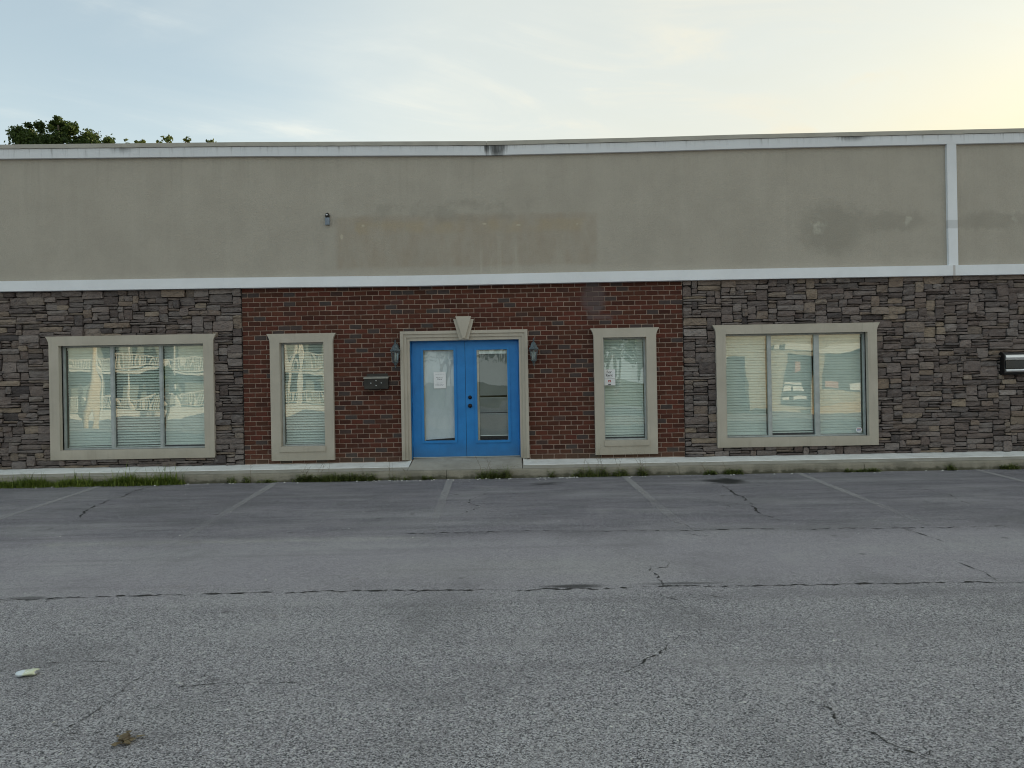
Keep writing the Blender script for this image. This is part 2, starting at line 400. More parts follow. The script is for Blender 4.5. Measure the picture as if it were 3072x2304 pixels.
m, nt, P, x, y, z = newmat('stone')
at = nt.n('ShaderNodeAttribute', attribute_name='tone')
a = nt.n('ShaderNodeSeparateColor', {0: at.outputs['Color']})
fine = nt.noise(P, 60, 5, 0.7)
mid = nt.noise(nt.vmul(P, (1, 1, 2.2)), 11, 5, 0.65, 0.5)
big = nt.noise(P, 3.3, 3, 0.6)
c = nt.mix(a.outputs[0], (0.085, 0.075, 0.077), (0.335, 0.295, 0.278))
c = nt.mix(nt.ss(a.outputs[1], 0.70, 1.0, 0, 0.85), c, (0.38, 0.305, 0.228))
c = nt.mix(nt.m('MULTIPLY', a.outputs[2], 0.60), c, (0.200, 0.150, 0.132))
c = nt.mix(nt.m('MULTIPLY', nt.ss(mid, 0.48, 0.72), 0.55), c, (0.072, 0.066, 0.069))
c = nt.mix(nt.m('MULTIPLY', nt.ss(mid, 0.44, 0.26), 0.45), c, (0.36, 0.325, 0.295))
c = nt.mix(nt.m('MULTIPLY', nt.ss(fine, 0.55, 0.75), 0.3), c, (0.03, 0.029, 0.03))
finish(nt, c, 0.92, nt.m('ADD', nt.m('MULTIPLY', mid, 1.6), nt.m('MULTIPLY', fine, 0.7)), 1.0, 0.026, spec=0.2)
simple('stone_backing', (0.030, 0.028, 0.028), 0.95, nscale=30, namt=0.4, bstr=0.4, spec=0.1)

# --- doors, metal, glass, paper
m, nt, P, x, y, z = newmat('blue_door_paint')
n = nt.noise(P, 4, 4, 0.6)
f = nt.noise(nt.vmul(P, (30, 1, 3)), 2.0, 3, 0.6)
c = nt.mix(nt.ss(n, 0.3, 0.7), (0.008, 0.195, 0.54), (0.014, 0.225, 0.60))
lowd = nt.m('MULTIPLY', nt.ss(nt.m('ADD', z, nt.m('MULTIPLY', n, 0.25)), 0.38, 0.72, 1, 0), 0.38)
scf = nt.noise(nt.vmul(P, (2.0, 1, 0.8)), 3.0, 6, 0.7)
c = nt.mix(nt.m('MULTIPLY', nt.ss(scf, 0.52, 0.72), 0.22), c, (0.02, 0.12, 0.33))
c = nt.mix(lowd, c, (0.05, 0.11, 0.20))
finish(nt, c, 0.42, f, 0.05, 0.003)
simple('aluminium_frame', (0.40, 0.44, 0.44), 0.5, 0.1, nscale=8, namt=0.12)
simple('lite_trim', (0.50, 0.46, 0.35), 0.6, nscale=9, namt=0.1)
simple('bronze_knob', (0.030, 0.020, 0.018), 0.38, 0.6)
simple('black_metal', (0.030, 0.029, 0.026), 0.45, 0.2, nscale=6, namt=0.25)
simple('mailbox_edge', (0.34, 0.34, 0.31), 0.4, 0.4)
simple('box_black', (0.006, 0.006, 0.007), 0.5, 0.0)
simple('dark_gloss', (0.010, 0.016, 0.020), 0.12, 0.0)
simple('chrome_bar', (0.72, 0.74, 0.75), 0.28, 0.75, nscale=5, namt=0.06)
simple('lantern_metal', (0.085, 0.112, 0.125), 0.5, 0.25, nscale=30, namt=0.35, bstr=0.15)
simple('candle_white', (0.55, 0.55, 0.50), 0.6)
simple('sensor_grey', (0.19, 0.23, 0.28), 0.5)
simple('sensor_lens', (0.55, 0.57, 0.60), 0.15, 0.5)
simple('sheet_white', (0.80, 0.82, 0.84), 0.8, namt=0.03)
simple('ink', (0.06, 0.06, 0.07), 0.8)
simple('ink_pale', (0.36, 0.38, 0.42), 0.8)
simple('ink_red', (0.45, 0.06, 0.05), 0.7)
simple('ink_blue', (0.08, 0.10, 0.35), 0.7)
simple('slat_white', (0.76, 0.82, 0.79), 0.45, nscale=3, namt=0.05)
simple('mini_slat', (0.24, 0.265, 0.26), 0.5, nscale=3, namt=0.05)
simple('interior_wall', (0.12, 0.12, 0.115), 0.9)
simple('roof_membrane', (0.20, 0.20, 0.19), 0.9)
m, nt, P, x, y, z = newmat('door_paper')
n = nt.noise(nt.vmul(P, (1.5, 1, 0.8)), 4, 4, 0.6)
c = nt.mix(nt.ss(n, 0.3, 0.7), (0.54, 0.60, 0.63), (0.64, 0.69, 0.72))
finish(nt, c, 0.85, n, 0.3, 0.02)


def glassmat(name, refl, tint, rough=0.0):
    m = bpy.data.materials.new(name)
    m.use_nodes = True
    MATS[name] = m
    nt = NT(m.node_tree)
    lw = nt.n('ShaderNodeLayerWeight', {'Blend': 0.35})
    fac = nt.m('MULTIPLY_ADD', lw.outputs['Facing'], 0.5, refl, clamp=True)
    t = nt.n('ShaderNodeBsdfTransparent', {'Color': (*tint, 1)})
    g = nt.n('ShaderNodeBsdfGlossy', {'Color': (0.95, 1, 0.98, 1), 'Roughness': rough})
    mxs = nt.n('ShaderNodeMixShader', {0: fac, 1: t.outputs[0], 2: g.outputs[0]})
    nt.n('ShaderNodeOutputMaterial', {0: mxs.outputs[0]})


glassmat('window_glass', 0.145, (0.90, 0.96, 0.935), 0.006)
glassmat('door_glass', 0.09, (0.94, 0.97, 0.97))
glassmat('lantern_glass', 0.10, (0.82, 0.88, 0.88), 0.05)

# --- plants
def leafmat(name, c0, c1, trans=0.35):
    m, nt, P, x, y, z = newmat(name)
    at = nt.n('ShaderNodeAttribute', attribute_name='tone')
    a = nt.n('ShaderNodeSeparateColor', {0: at.outputs['Color']})
    c = nt.mix(a.outputs[0], c0, c1)
    p = nt.n('ShaderNodeBsdfPrincipled', {'Base Color': c, 'Roughness': 0.6, 'Specular IOR Level': 0.3})
    t = nt.n('ShaderNodeBsdfTranslucent', {'Color': c})
    mxs = nt.n('ShaderNodeMixShader', {0: trans, 1: p.outputs[0], 2: t.outputs[0]})
    nt.n('ShaderNodeOutputMaterial', {0: mxs.outputs[0]})


leafmat('tree_leaf', (0.022, 0.045, 0.012), (0.075, 0.115, 0.025))
leafmat('light_leaf', (0.06, 0.09, 0.02), (0.15, 0.17, 0.04))
leafmat('grass_blade', (0.075, 0.12, 0.02), (0.26, 0.33, 0.06), 0.25)
leafmat('weed_leaf', (0.085, 0.125, 0.03), (0.26, 0.30, 0.10), 0.25)
leafmat('dry_stalk', (0.10, 0.07, 0.04), (0.20, 0.16, 0.09), 0.1)
simple('bark', (0.10, 0.08, 0.06), 0.9, nscale=20, namt=0.3, bstr=0.5)
simple('pebble', (0.52, 0.52, 0.50), 0.85, nscale=40, namt=0.25)

# ------------------------------------------------------------------ mesh helpers
WL = {}                      # world location of every object made


def M(name):
    return MATS[name]


class MB:
    def __init__(self):
        self.v, self.f, self.t = [], [], []

    def add(self, vs, fs, tone=None):
        b = len(self.v)
        self.v += [tuple(p) for p in vs]
        self.f += [tuple(b + i for i in q) for q in fs]
        self.t += [tone or (0.5, 0.5, 0.5)] * len(vs)

    def box(self, x0, x1, y0, y1, z0, z1, tone=None):
        self.add([(x0, y0, z0), (x1, y0, z0), (x1, y1, z0), (x0, y1, z0), (x0, y0, z1), (x1, y0, z1), (x1, y1, z1), (x0, y1, z1)],
                 [(0, 3, 2, 1), (4, 5, 6, 7), (0, 1, 5, 4), (1, 2, 6, 5), (2, 3, 7, 6), (3, 0, 4, 7)], tone)

    def prism(self, pts, y0, y1, tone=None):
        """polygon in x,z (counter-clockwise seen from the front) pulled from y0 to y1"""
        n = len(pts)
        vs = [(p[0], y0, p[1]) for p in pts] + [(p[0], y1, p[1]) for p in pts]
        fs = [tuple(range(n)), tuple(range(2 * n - 1, n - 1, -1))]
        for i in range(n):
            j = (i + 1) % n
            fs.append((j, i, n + i, n + j))
        self.add(vs, fs, tone)

    def lathe(self, prof, n, c, a0=0.0, sx=1.0, sy=1.0):
        vs, fs = [], []
        for (r, z) in prof:
            for k in range(n):
                a = a0 + 2 * math.pi * k / n
                vs.append((c[0] + r * math.cos(a) * sx, c[1] + r * math.sin(a) * sy, c[2] + z))
        for i in range(len(prof) - 1):
            for k in range(n):
                k2 = (k + 1) % n
                fs.append((i * n + k, i * n + k2, (i + 1) * n + k2, (i + 1) * n + k))
        fs.append(tuple(range(n - 1, -1, -1)))
        fs.append(tuple((len(prof) - 1) * n + k for k in range(n)))
        self.add(vs, fs)

    def tube(self, pts, r, n=8):
        pts = [Vector(p) for p in pts]
        rr = r if isinstance(r, (list, tuple)) else [r] * len(pts)
        vs, fs = [], []
        for i, p in enumerate(pts):
            d = (pts[min(i + 1, len(pts) - 1)] - pts[max(i - 1, 0)]).normalized()
            u = d.cross(Vector((0.31, 0.12, 0.94)))
            if u.length < 0.1:
                u = d.cross(Vector((1, 0, 0)))
            u.normalize()
            q = d.cross(u)
            for k in range(n):
                a = 2 * math.pi * k / n
                vs.append(p + (u * math.cos(a) + q * math.sin(a)) * rr[i])
        for i in range(len(pts) - 1):
            for k in range(n):
                k2 = (k + 1) % n
                fs.append((i * n + k, i * n + k2, (i + 1) * n + k2, (i + 1) * n + k))
        fs.append(tuple(range(n - 1, -1, -1)))
        fs.append(tuple((len(pts) - 1) * n + k for k in range(n)))
        self.add(vs, fs)

    def build(self, name, mat, parent=None, smooth=False, fixn=False):
        xs = [p[0] for p in self.v]
        ys = [p[1] for p in self.v]
        zs = [p[2] for p in self.v]
        c = Vector(((min(xs) + max(xs)) / 2, (min(ys) + max(ys)) / 2, min(zs)))
        me = bpy.data.meshes.new(name)
        me.from_pydata([(p[0] - c.x, p[1] - c.y, p[2] - c.z) for p in self.v], [], self.f)
        at = me.attributes.new('tone', 'FLOAT_COLOR', 'POINT')
        flat = []
        for t in self.t:
            flat += [t[0], t[1], t[2], 1.0]
        at.data.foreach_set('color', flat)
        if fixn:
            bm = bmesh.new()
            bm.from_mesh(me)
            bmesh.ops.recalc_face_normals(bm, faces=bm.faces)
            bm.to_mesh(me)
            bm.free()
        me.materials.append(M(mat))
        if smooth:
            me.polygons.foreach_set('use_smooth', [True] * len(me.polygons))
        me.update()
        return place(name, me, c, parent)


def place(name, me, world_loc, parent=None):
    o = bpy.data.objects.new(name, me)
    COL.objects.link(o)
    wl = Vector(world_loc)
    if parent is not None:
        o.parent = parent
        o.location = wl - WL[parent.name]
    else:
        o.location = wl
    WL[o.name] = wl
    return o


def empty(name, loc, parent=None):
    o = place(name, None, loc, parent)
    o.empty_display_size = 0.2
    return o


def tag(o, label=None, cat=None, group=None, kind=None):
    for k, v in (('label', label), ('category', cat), ('group', group), ('kind', kind)):
        if v:
            o[k] = v
    return o


def one(fn, *a):
    b = MB()
    getattr(b, fn)(*a)
    return b


def tone():
    return (random.random(), random.random(), random.random())


# ------------------------------------------------------------------ ground
b = MB()
b.add([(-500, -500, -0.02), (500, -500, -0.02), (500, 500, -0.02), (-500, 500, -0.02)], [(0, 1, 2, 3)])
m, nt, P, x, y, z = newmat('dry_grass_ground')
n = nt.noise(P, 1.2, 6, 0.7)
finish(nt, nt.mix(nt.ss(n, 0.3, 0.7), (0.07, 0.085, 0.03), (0.13, 0.13, 0.06)), 0.95, n, 0.4, 0.05, spec=0.1)
tag(b.build('ground', 'dry_grass_ground'), kind='structure')
b = MB()
b.add([(-70, -40, 0), (70, -40, 0), (70, 1, 0), (-70, 1, 0)], [(0, 1, 2, 3)])
lot = tag(b.build('parking_lot', 'asphalt'), kind='structure')

# parking lines, 2.75 m apart, 4 mm above the asphalt
for (xa, ya, xb, yb) in ((-9.32, -0.86, -8.9, -5.2), (-6.56, -0.87, -5.95, -5.1), (-3.78, -0.86, -3.35, -5.2), (-1.01, -0.86, -0.88, -4.6), (1.76, -0.86, 1.73, -5.1), (4.53, -0.86, 4.19, -5.2), (7.37, -0.86, 6.75, -5.2)):
    b = MB()
    n = 16
    for i in range(n + 1):
        t = i / n
        cx_, cy_ = xa + (xb - xa) * t, ya + (yb - ya) * t
        hw = 0.052 + random.uniform(-.006, .006)
        b.v += [(cx_ - hw, cy_, 0.004), (cx_ + hw, cy_, 0.004)]
        b.t += [(.5, .5, .5)] * 2
    b.f = [(2 * i, 2 * i + 2, 2 * i + 3, 2 * i + 1) for i in range(n)]
    b.build('parking_line', 'faded_paint', lot, fixn=True)


def crack(pts, wd, jit=0.02, z=0.003, gap=0.0, stp=0.05, branch=0):
    """ragged open crack: a thin irregular sheet following a wandering line"""
    P2 = []
    for i in range(len(pts) - 1):
        a, c = Vector((*pts[i], 0)), Vector((*pts[i + 1], 0))
        n = max(3, int((c - a).length / stp))
        for k in range(n):
            P2.append(a + (c - a) * k / n)
    P2.append(Vector((*pts[-1], 0)))
    b = MB()
    wx = wy = 0.0
    prev = None
    for i, p in enumerate(P2):
        d = (P2[min(i + 1, len(P2) - 1)] - P2[max(i - 1, 0)]).normalized()
        nrm = Vector((-d.y, d.x, 0))
        wx = wx * 0.85 + random.uniform(-jit, jit)
        c = p + nrm * wx
        ends = min(1.0, min(i, len(P2) - 1 - i) / 4 + 0.15)
        hw = wd * ends * random.choice((0.08, 0.2, 0.35, 0.6, 0.9, 1.3, 1.7)) * 0.5
        cur = len(b.v)
        b.v += [tuple(c + nrm * hw + Vector((0, 0, z))), tuple(c - nrm * hw + Vector((0, 0, z)))]
        b.t += [(.5, .5, .5)] * 2
        if prev is not None and random.random() >= gap:
            b.f.append((prev, cur, cur + 1, prev + 1))
        prev = cur
    b.build('crack', 'crack_dirt', lot, fixn=True)
    if branch:
        for q in range(branch):
            p = P2[random.randrange(1, len(P2) - 1)]
            an = random.uniform(0, 6.283)
            L = random.uniform(0.10, 0.45) * (stp / 0.03)
            mid = (p.x + math.cos(an) * L * .5 + random.uniform(-.1, .1) * L, p.y + math.sin(an) * L * .5)
            crack([(p.x, p.y), mid, (p.x + math.cos(an + .4) * L, p.y + math.sin(an + .4) * L)], wd * 0.55, jit, z - 0.0006, 0.1, stp)


crack([(-7.5, -7.25), (-3.75, -7.27), (-2.8, -7.24), (-1.34, -7.22), (-0.21, -7.23), (0.6, -7.26), (1.28, -7.26), (3.67, -7.31), (7.5, -7.4)], 0.024, 0.016, gap=0.03, stp=0.03, branch=9)
crack([(1.1, -6.66), (1.08, -6.8), (1.12, -6.97), (1.09, -7.23)], 0.020, 0.016, stp=0.03, branch=2)
crack([(1.0, -7.36), (1.03, -7.48), (1.11, -7.55), (1.15, -7.68)], 0.010, 0.012, gap=0.15)
crack([(1.12, -7.45), (1.35, -7.50), (1.5, -7.62)], 0.010, 0.012, gap=0.15)
crack([(-1.14, -5.11), (-0.04, -5.13), (1.21, -5.2), (3.18, -5.28), (5.03, -5.35), (8.5, -5.45)], 0.022, 0.022, gap=0.12, stp=0.04, branch=6)
crack([(3.0, -2.1), (2.98, -2.34), (2.94, -3.16), (2.86, -3.92), (2.8, -4.81)], 0.024, 0.03, gap=0.05, branch=4)
crack([(-5.70, -1.1), (-5.65, -1.23), (-5.57, -2.36), (-5.45, -3.1), (-5.2, -3.9)], 0.022, 0.03, gap=0.05, branch=4)
crack([(-0.35, -1.9), (-0.42, -2.5), (-0.62, -3.1), (-0.48, -3.6), (-0.6, -4.1)], 0.014, 0.03, gap=0.2)
crack([(-1.95, -8.73), (-1.98, -8.85), (-1.98, -9.15), (-1.99, -9.29), (-2.02, -9.42)], 0.008, 0.008, gap=0.05, stp=0.02, branch=3)
crack([(-1.96, -8.92), (-1.61, -8.9), (-1.1, -8.89)], 0.008, 0.007, gap=0.1, stp=0.02, branch=2)
crack([(1.32, -9.14), (1.41, -9.3), (1.39, -9.45), (1.49, -9.54), (1.54, -9.68), (1.63, -9.80)], 0.010, 0.008, gap=0.08, stp=0.02, branch=3)
crack([(0.17, -9.16), (0.32, -9.09)], 0.007, 0.004)
crack([(0.01, -9.37), (0.13, -9.32)], 0.007, 0.004)
crack([(0.48, -8.86), (0.59, -8.81), (0.84, -8.5), (0.98, -8.3)], 0.010, 0.009, gap=0.1, stp=0.02, branch=3)
crack([(-0.34, -9.69), (0.01, -9.67)], 0.006, 0.004)
crack([(3.80, -5.2), (3.86, -5.41), (3.89, -5.93)], 0.014, 0.006)
crack([(3.55, -6.7), (3.58, -7.0), (3.50, -7.28)], 0.014, 0.008)
crack([(5.4, -2.7), (5.5, -3.3), (5.3, -4.1)], 0.012, 0.02, gap=0.2)
crack([(-3.2, -8.55), (-2.6, -8.56), (-2.2, -8.55)], 0.007, 0.004, gap=0.3)

# kerb and sidewalk; the slab falls from the wall to the kerb
YK, ZK, ZW = -0.85, 0.135, 0.185


def zs(y):
    return ZK + (ZW - ZK) * (y - YK) / (0 - YK)


def slab(name, x0, x1, mat='concrete', parent=None):
    b = MB()
    prof = [(YK + 0.10, zs(YK + 0.10)), (0.02, zs(0.02)), (0.02, -0.05), (YK + 0.10, -0.05)]
    vs = [(x0, p[0], p[1]) for p in prof] + [(x1, p[0], p[1]) for p in prof]
    b.add(vs, [(0, 1, 2, 3), (7, 6, 5, 4), (0, 4, 5, 1), (1, 5, 6, 2), (2, 6, 7, 3), (3, 7, 4, 0)])
    return b.build(name, mat, parent, fixn=True)


walk = tag(slab('sidewalk', -14.0, -1.715), kind='structure')
slab('slab', 0.150, 2.65, parent=walk)
slab('slab', 2.662, 14.0, parent=walk)
b = MB()
vs = []
for xx in (-1.705, 0.140):
    vs += [(xx, YK + 0.10, zs(YK + 0.1)), (xx, -0.03, 0.236), (xx, 0.16, 0.262), (xx, 0.16, -0.05), (xx, YK + 0.1, -0.05)]
b.add(vs, [(0, 1, 2, 3, 4), (9, 8, 7, 6, 5), (0, 5, 6, 1), (1, 6, 7, 2), (2, 7, 8, 3), (3, 8, 9, 4), (4, 9, 5, 0)])
b.build('entrance_landing', 'concrete', walk, fixn=True)
# white painted ledge along the foot of the wall, stopping at the entrance
for x0, x1, ends in ((-14.0, -1.73, 1), (0.165, 14.0, 0)):
    b = MB()
    n = 160
    for i in range(n + 1):
        xx = x0 + (x1 - x0) * i / n
        dd = abs(xx - (x1 if ends else x0))
        lift = 0.035 * max(0, 1 - dd / 0.30) ** 2
        fy = -0.46 + random.uniform(-.006, .006)
        b.v += [(xx, fy, zs(fy) - 0.004), (xx, fy + 0.008, zs(fy) + 0.007), (xx, -0.10, zs(-0.1) + 0.012 + lift * .6 + random.uniform(-.002, .002)), (xx, 0.0, zs(0) + 0.018 + lift + random.uniform(-.003, .003))]
        b.t += [(.5, .5, .5)] * 4
    for i in range(n):
        for k in range(3):
            q = 4 * i + k
            b.f.append((q, q + 4, q + 5, q + 1))
    b.f.append((0, 1, 2, 3))
    b.f.append((4 * n + 3, 4 * n + 2, 4 * n + 1, 4 * n))
    b.build('white_ledge', 'white_ledge_paint', walk, fixn=True)
# kerb stones
edges = [-14.0, -11.2, -8.35, -5.5, -2.62, -1.07, 2.64, 5.6, 8.5, 11.3, 14.0]
kerb = None
for i in range(len(edges) - 1):
    x0, x1 = edges[i] + 0.003, edges[i + 1] - 0.003
    b = MB()
    prof = [(YK - 0.02, -0.05), (YK, ZK - 0.03), (YK + 0.008, ZK - 0.012), (YK + 0.025, ZK), (YK + 0.097, zs(YK + 0.097)), (YK + 0.097, -0.05)]
    k = len(prof)
    n = max(4, int((x1 - x0) / 0.12))
    for j in range(n + 1):
        xx = x0 + (x1 - x0) * j / n
        for q, p in enumerate(prof):
            jt = random.uniform(-.004, .004) if 0 < q < 4 else 0
            b.v.append((xx, p[0] + jt, p[1] + jt * 0.5))
            b.t.append((.5, .5, .5))
    for j in range(n):
        for q in range(k):
            q2 = (q + 1) % k
            b.f.append((j * k + q, j * k + q2, (j + 1) * k + q2, (j + 1) * k + q))
    b.f.append(tuple(range(k)))
    b.f.append(tuple(n * k + q for q in range(k - 1, -1, -1)))
    if kerb is None:
        kerb = tag(b.build('kerb', 'kerb_concrete', fixn=True), kind='structure')
    else:
        b.build('kerb_section', 'kerb_concrete', kerb, fixn=True)

# ------------------------------------------------------------------ the building
bld = empty('commercial_building', (0, 0, 0))
tag(bld, 'single storey commercial building with beige stucco parapet above brick and stone veneer', 'building')

# openings  (x0, x1, z0, z1)
LW = (-7.70, -5.24, 0.505, 2.285)
RW = (3.645, 6.060, 0.512, 2.280)
NL = (-3.945, -3.195, 0.500, 2.272)
NR = (1.562, 2.298, 0.505, 2.262)
DR = (-1.735, 0.128, 0.230, 2.262)
OPEN = [LW, NL, DR, NR, RW]


def wall_core(x0, x1, z0, z1, y0, y1, holes):
    b = MB()
    cur = x0
    for (a, c, z2, z3) in sorted(holes):
        if cur < a:
            b.box(cur, a, y0, y1, z0, z1)
        b.box(a, c, y0, y1, z3, z1)
        if z2 > z0:
            b.box(a, c, y0, y1, z0, z2)
        cur = c
    if cur < x1:
        b.box(cur, x1, y0, y1, z0, z1)
    return b


XB0, XB1 = -4.593, 2.938
brick_wall = wall_core(XB0, XB1, 0.10, 3.30, 0.0, 0.20, [NL, DR, NR]).build('brick_wall', 'mortar', bld)
stone_wall = wall_core(-14.0, XB0 - 0.001, 0.10, 3.30, 0.0, 0.20, [LW]).build('stone_wall', 'stone_backing', bld)
stone_wall2 = wall_core(XB1 + 0.001, 14.0, 0.10, 3.30, 0.0, 0.20, [RW]).build('stone_wall', 'stone_backing', bld)
stone_wall['label'] = 'stone veneer wall left of the brick bay'
stone_wall2['label'] = 'stone veneer wall right of the brick bay'

# bricks
SURR = {'LW': (-7.867, -5.073, 0.342, 2.446), 'RW': (3.481, 6.218, 0.353, 2.437), 'NL': (-4.108, -3.039, 0.264, 2.424), 'NR': (1.402, 2.463, 0.268, 2.420), 'DR': (-1.891, 0.278, 0.20, 2.427)}


def brick_into(b, x0, x1, z0, z1, d):
    e = 0.004
    j = lambda: random.uniform(-0.0022, 0.0022)
    o = [(x0 + j(), z0 + j()), (x1 + j(), z0 + j()), (x1 + j(), z1 + j()), (x0 + j(), z1 + j())]
    inn = [(o[0][0] + e, o[0][1] + e), (o[1][0] - e, o[1][1] + e), (o[2][0] - e, o[2][1] - e), (o[3][0] + e, o[3][1] - e)]
    vs = [(p[0], 0.004, p[1]) for p in o] + [(p[0], -d + 0.003, p[1]) for p in o] + [(p[0], -d + j() * .6, p[1]) for p in inn]
    fs = [(8, 9, 10, 11)]
    for k in range(4):
        k2 = (k + 1) % 4
        fs.append((4 + k, 4 + k2, 8 + k2, 8 + k))
        fs.append((k, k2, 4 + k2, 4 + k))
    b.add(vs, fs, tone())


PIT_X, PIT_Z, JT = 0.2035, 0.0813, 0.0128
bricks = []
row = 0
z = 0.215
while z < 3.20:
    z1 = min(z + PIT_Z - JT, 3.215)
    xx = XB0 + 0.004 - (PIT_X / 2 if row % 2 else 0) + random.uniform(-.006, .006)
    while xx < XB1:
        segs = [(max(xx, XB0 + 0.003), min(xx + PIT_X - JT, XB1 - 0.003), z, z1)]
        for (a, c, q0, q1) in (SURR['NL'], SURR['DR'], SURR['NR']):
            ns = []
            for (s0, s1, e0, e1) in segs:
                if e1 < q0 + 0.02 or e0 > q1 - 0.02 or s1 < a + 0.03 or s0 > c - 0.03:
                    ns.append((s0, s1, e0, e1))
                    continue
                if s0 < a:
                    ns.append((s0, a + 0.03, e0, e1))
                if s1 > c:
                    ns.append((c - 0.03, s1, e0, e1))
                if e1 > q1 + 0.008:
                    ns.append((max(s0, a + 0.032), min(s1, c - 0.032), q1 - 0.015, e1))
                if e0 < q0 - 0.008:
                    ns.append((max(s0, a + 0.032), min(s1, c - 0.032), e0, q0 + 0.015))
            segs = ns
        for (s0, s1, e0, e1) in segs:
            if s1 - s0 > 0.03:
                bricks.append((s0, s1, e0, e1))
        xx += PIT_X + random.uniform(-.0015, .0015)
    z += PIT_Z
    row += 1
order = sorted(range(len(bricks)), key=lambda i: -((bricks[i][1] - bricks[i][0]) * (bricks[i][3] - bricks[i][2])) + 0.00002 * abs(bricks[i][0] + 0.8) ** 2)
single = set(order[:300])
rest = MB()
for i, (s0, s1, q0, q1) in enumerate(bricks):
    d = 0.011 + random.uniform(-.003, .003)
    if i in single:
        b = MB()
        brick_into(b, s0, s1, q0, q1, d)
        b.build('brick', 'brick', brick_wall)
    else:
        brick_into(rest, s0, s1, q0, q1, d)
tag(rest.build('bricks', 'brick', brick_wall), kind='stuff')

# ledge stones: irregular ashlar packed on a fine lattice
def pack_stones(x0, x1, z0, z1, hole, seed):
    rnd = random.Random(seed)
    ux = 0.05
    nz = 66
    uz = (z1 - z0) / nz
    nx = int(round((x1 - x0) / ux))
    ux = (x1 - x0) / nx
    g = [[0] * nx for _ in range(nz)]
    for r in range(nz):
        for c in range(nx):
            xc, zc_ = x0 + (c + .5) * ux, z0 + (r + .5) * uz
            if hole[0] + 0.02 < xc < hole[1] - 0.02 and hole[2] + 0.015 < zc_ < hole[3] - 0.015:
                g[r][c] = 1
    out = []
    for r in range(nz):
        for c in range(nx):
            if g[r][c]:
                continue
            h = rnd.choices((1, 2, 3, 4), (40, 42, 14, 4))[0]
            wd = {1: rnd.randint(3, 9), 2: rnd.randint(2, 8), 3: rnd.randint(2, 6), 4: rnd.randint(3, 5)}[h]
            run = 0
            while c + run < nx and not g[r][c + run] and run < wd:
                run += 1
            rem = 0
            while c + run + rem < nx and not g[r][c + run + rem] and rem < 3:
                rem += 1
            if rem in (1, 2) and (c + run + rem == nx or g[r][c + run + rem]):
                run += rem
            hh = 1
            while hh < h and r + hh < nz and all(not g[r + hh][c + k] for k in range(run)):
                hh += 1
            if r + hh == nz - 1 and hh < 4 and all(not g[r + hh][c + k] for k in range(run)):
                hh += 1
            for a in range(hh):
                for k in range(run):
                    g[r + a][c + k] = 1
            out.append((x0 + c * ux, x0 + (c + run) * ux, z0 + r * uz, z0 + (r + hh) * uz))
    return out


def stone_into(b, s, rnd, xlim):
    x0, x1, z0, z1 = s
    gp = 0.0050
    dpt = rnd.uniform(0.022, 0.074)
    tilt = rnd.uniform(-0.010, 0.010)
    jj = lambda a: rnd.uniform(-a, a)
    nx = 3 if x1 - x0 < 0.26 else 5
    nz = 3
    vs, idx = [], {}
    w_, h_ = x1 - x0, z1 - z0
    skl, skr = jj(0.012), jj(0.012)
    tl, tr, bl, br = jj(.005), jj(.005), jj(.005), jj(.005)
    for kz in range(nz):
        for kx in range(nx):
            u, v = kx / (nx - 1), kz / (nz - 1)
            px = x0 + gp + (w_ - 2 * gp) * u + (skl * (v - .5) * (1 - u) + skr * (v - .5) * u)
            pz = z0 + gp + (h_ - 2 * gp) * v + (bl * (1 - u) + br * u) * (1 - v) + (tl * (1 - u) + tr * u) * v
            rim = kx in (0, nx - 1) or kz in (0, nz - 1)
            cor = kx in (0, nx - 1) and kz in (0, nz - 1)
            if rim:
                px += jj(.004) if 0 < kx < nx - 1 else jj(.003)
                pz += jj(.0035)
            px = min(max(px, xlim[0]), xlim[1])
            dy = dpt + tilt * (v - .5) * 2 + jj(.010)
            if rim:
                dy -= rnd.uniform(.005, .014)
            if cor:
                dy -= 0.004
                px += (0.008 if kx == 0 else -0.008) * rnd.random()
                pz += (0.006 if kz == 0 else -0.006) * rnd.random()
            idx[kx, kz] = len(vs)
            vs.append((px, -dy, pz))
    fs = [(idx[i, k], idx[i + 1, k], idx[i + 1, k + 1], idx[i, k + 1]) for i in range(nx - 1) for k in range(nz - 1)]
    ring = [(i, 0) for i in range(nx)] + [(nx - 1, k) for k in range(1, nz)] + [(i, nz - 1) for i in range(nx - 2, -1, -1)] + [(0, k) for k in range(nz - 2, 0, -1)]
    base = len(vs)
    for q in ring:
        p = vs[idx[q]]
        vs.append((p[0], 0.006, p[2]))
    for i in range(len(ring)):
        j = (i + 1) % len(ring)
        fs.append((idx[ring[j]], idx[ring[i]], base + i, base + j))
    big = min(1.0, (w_ * h_) / 0.05)
    t = (min(1, max(0, rnd.gauss(0.36 + 0.25 * big, 0.24))), min(1, rnd.random() * 0.90 + 0.14 * big), rnd.random())
    b.add(vs, fs, t)


for wall, reg, hole, seed in ((stone_wall, (-10.4, XB0 - 0.004), SURR['LW'], 5), (stone_wall2, (XB1 + 0.004, 10.4), SURR['RW'], 8)):
    st = pack_stones(reg[0], reg[1], 0.20, 3.215, hole, seed)
    rnd = random.Random(seed * 7)
    vis = [i for i, s in enumerate(st) if -8.85 < (s[0] + s[1]) / 2 < 8.95]
    vis.sort(key=lambda i: -(st[i][1] - st[i][0]) * (st[i][3] - st[i][2]))
    keep = set(vis[:300])
    rest = MB()
    for i, s in enumerate(st):
        if i in keep:
            b = MB()
            stone_into(b, s, rnd, reg)
            b.build('stone', 'stone', wall)
        else:
            stone_into(rest, s, rnd, reg)
    tag(rest.build('stones', 'stone', wall), kind='stuff')

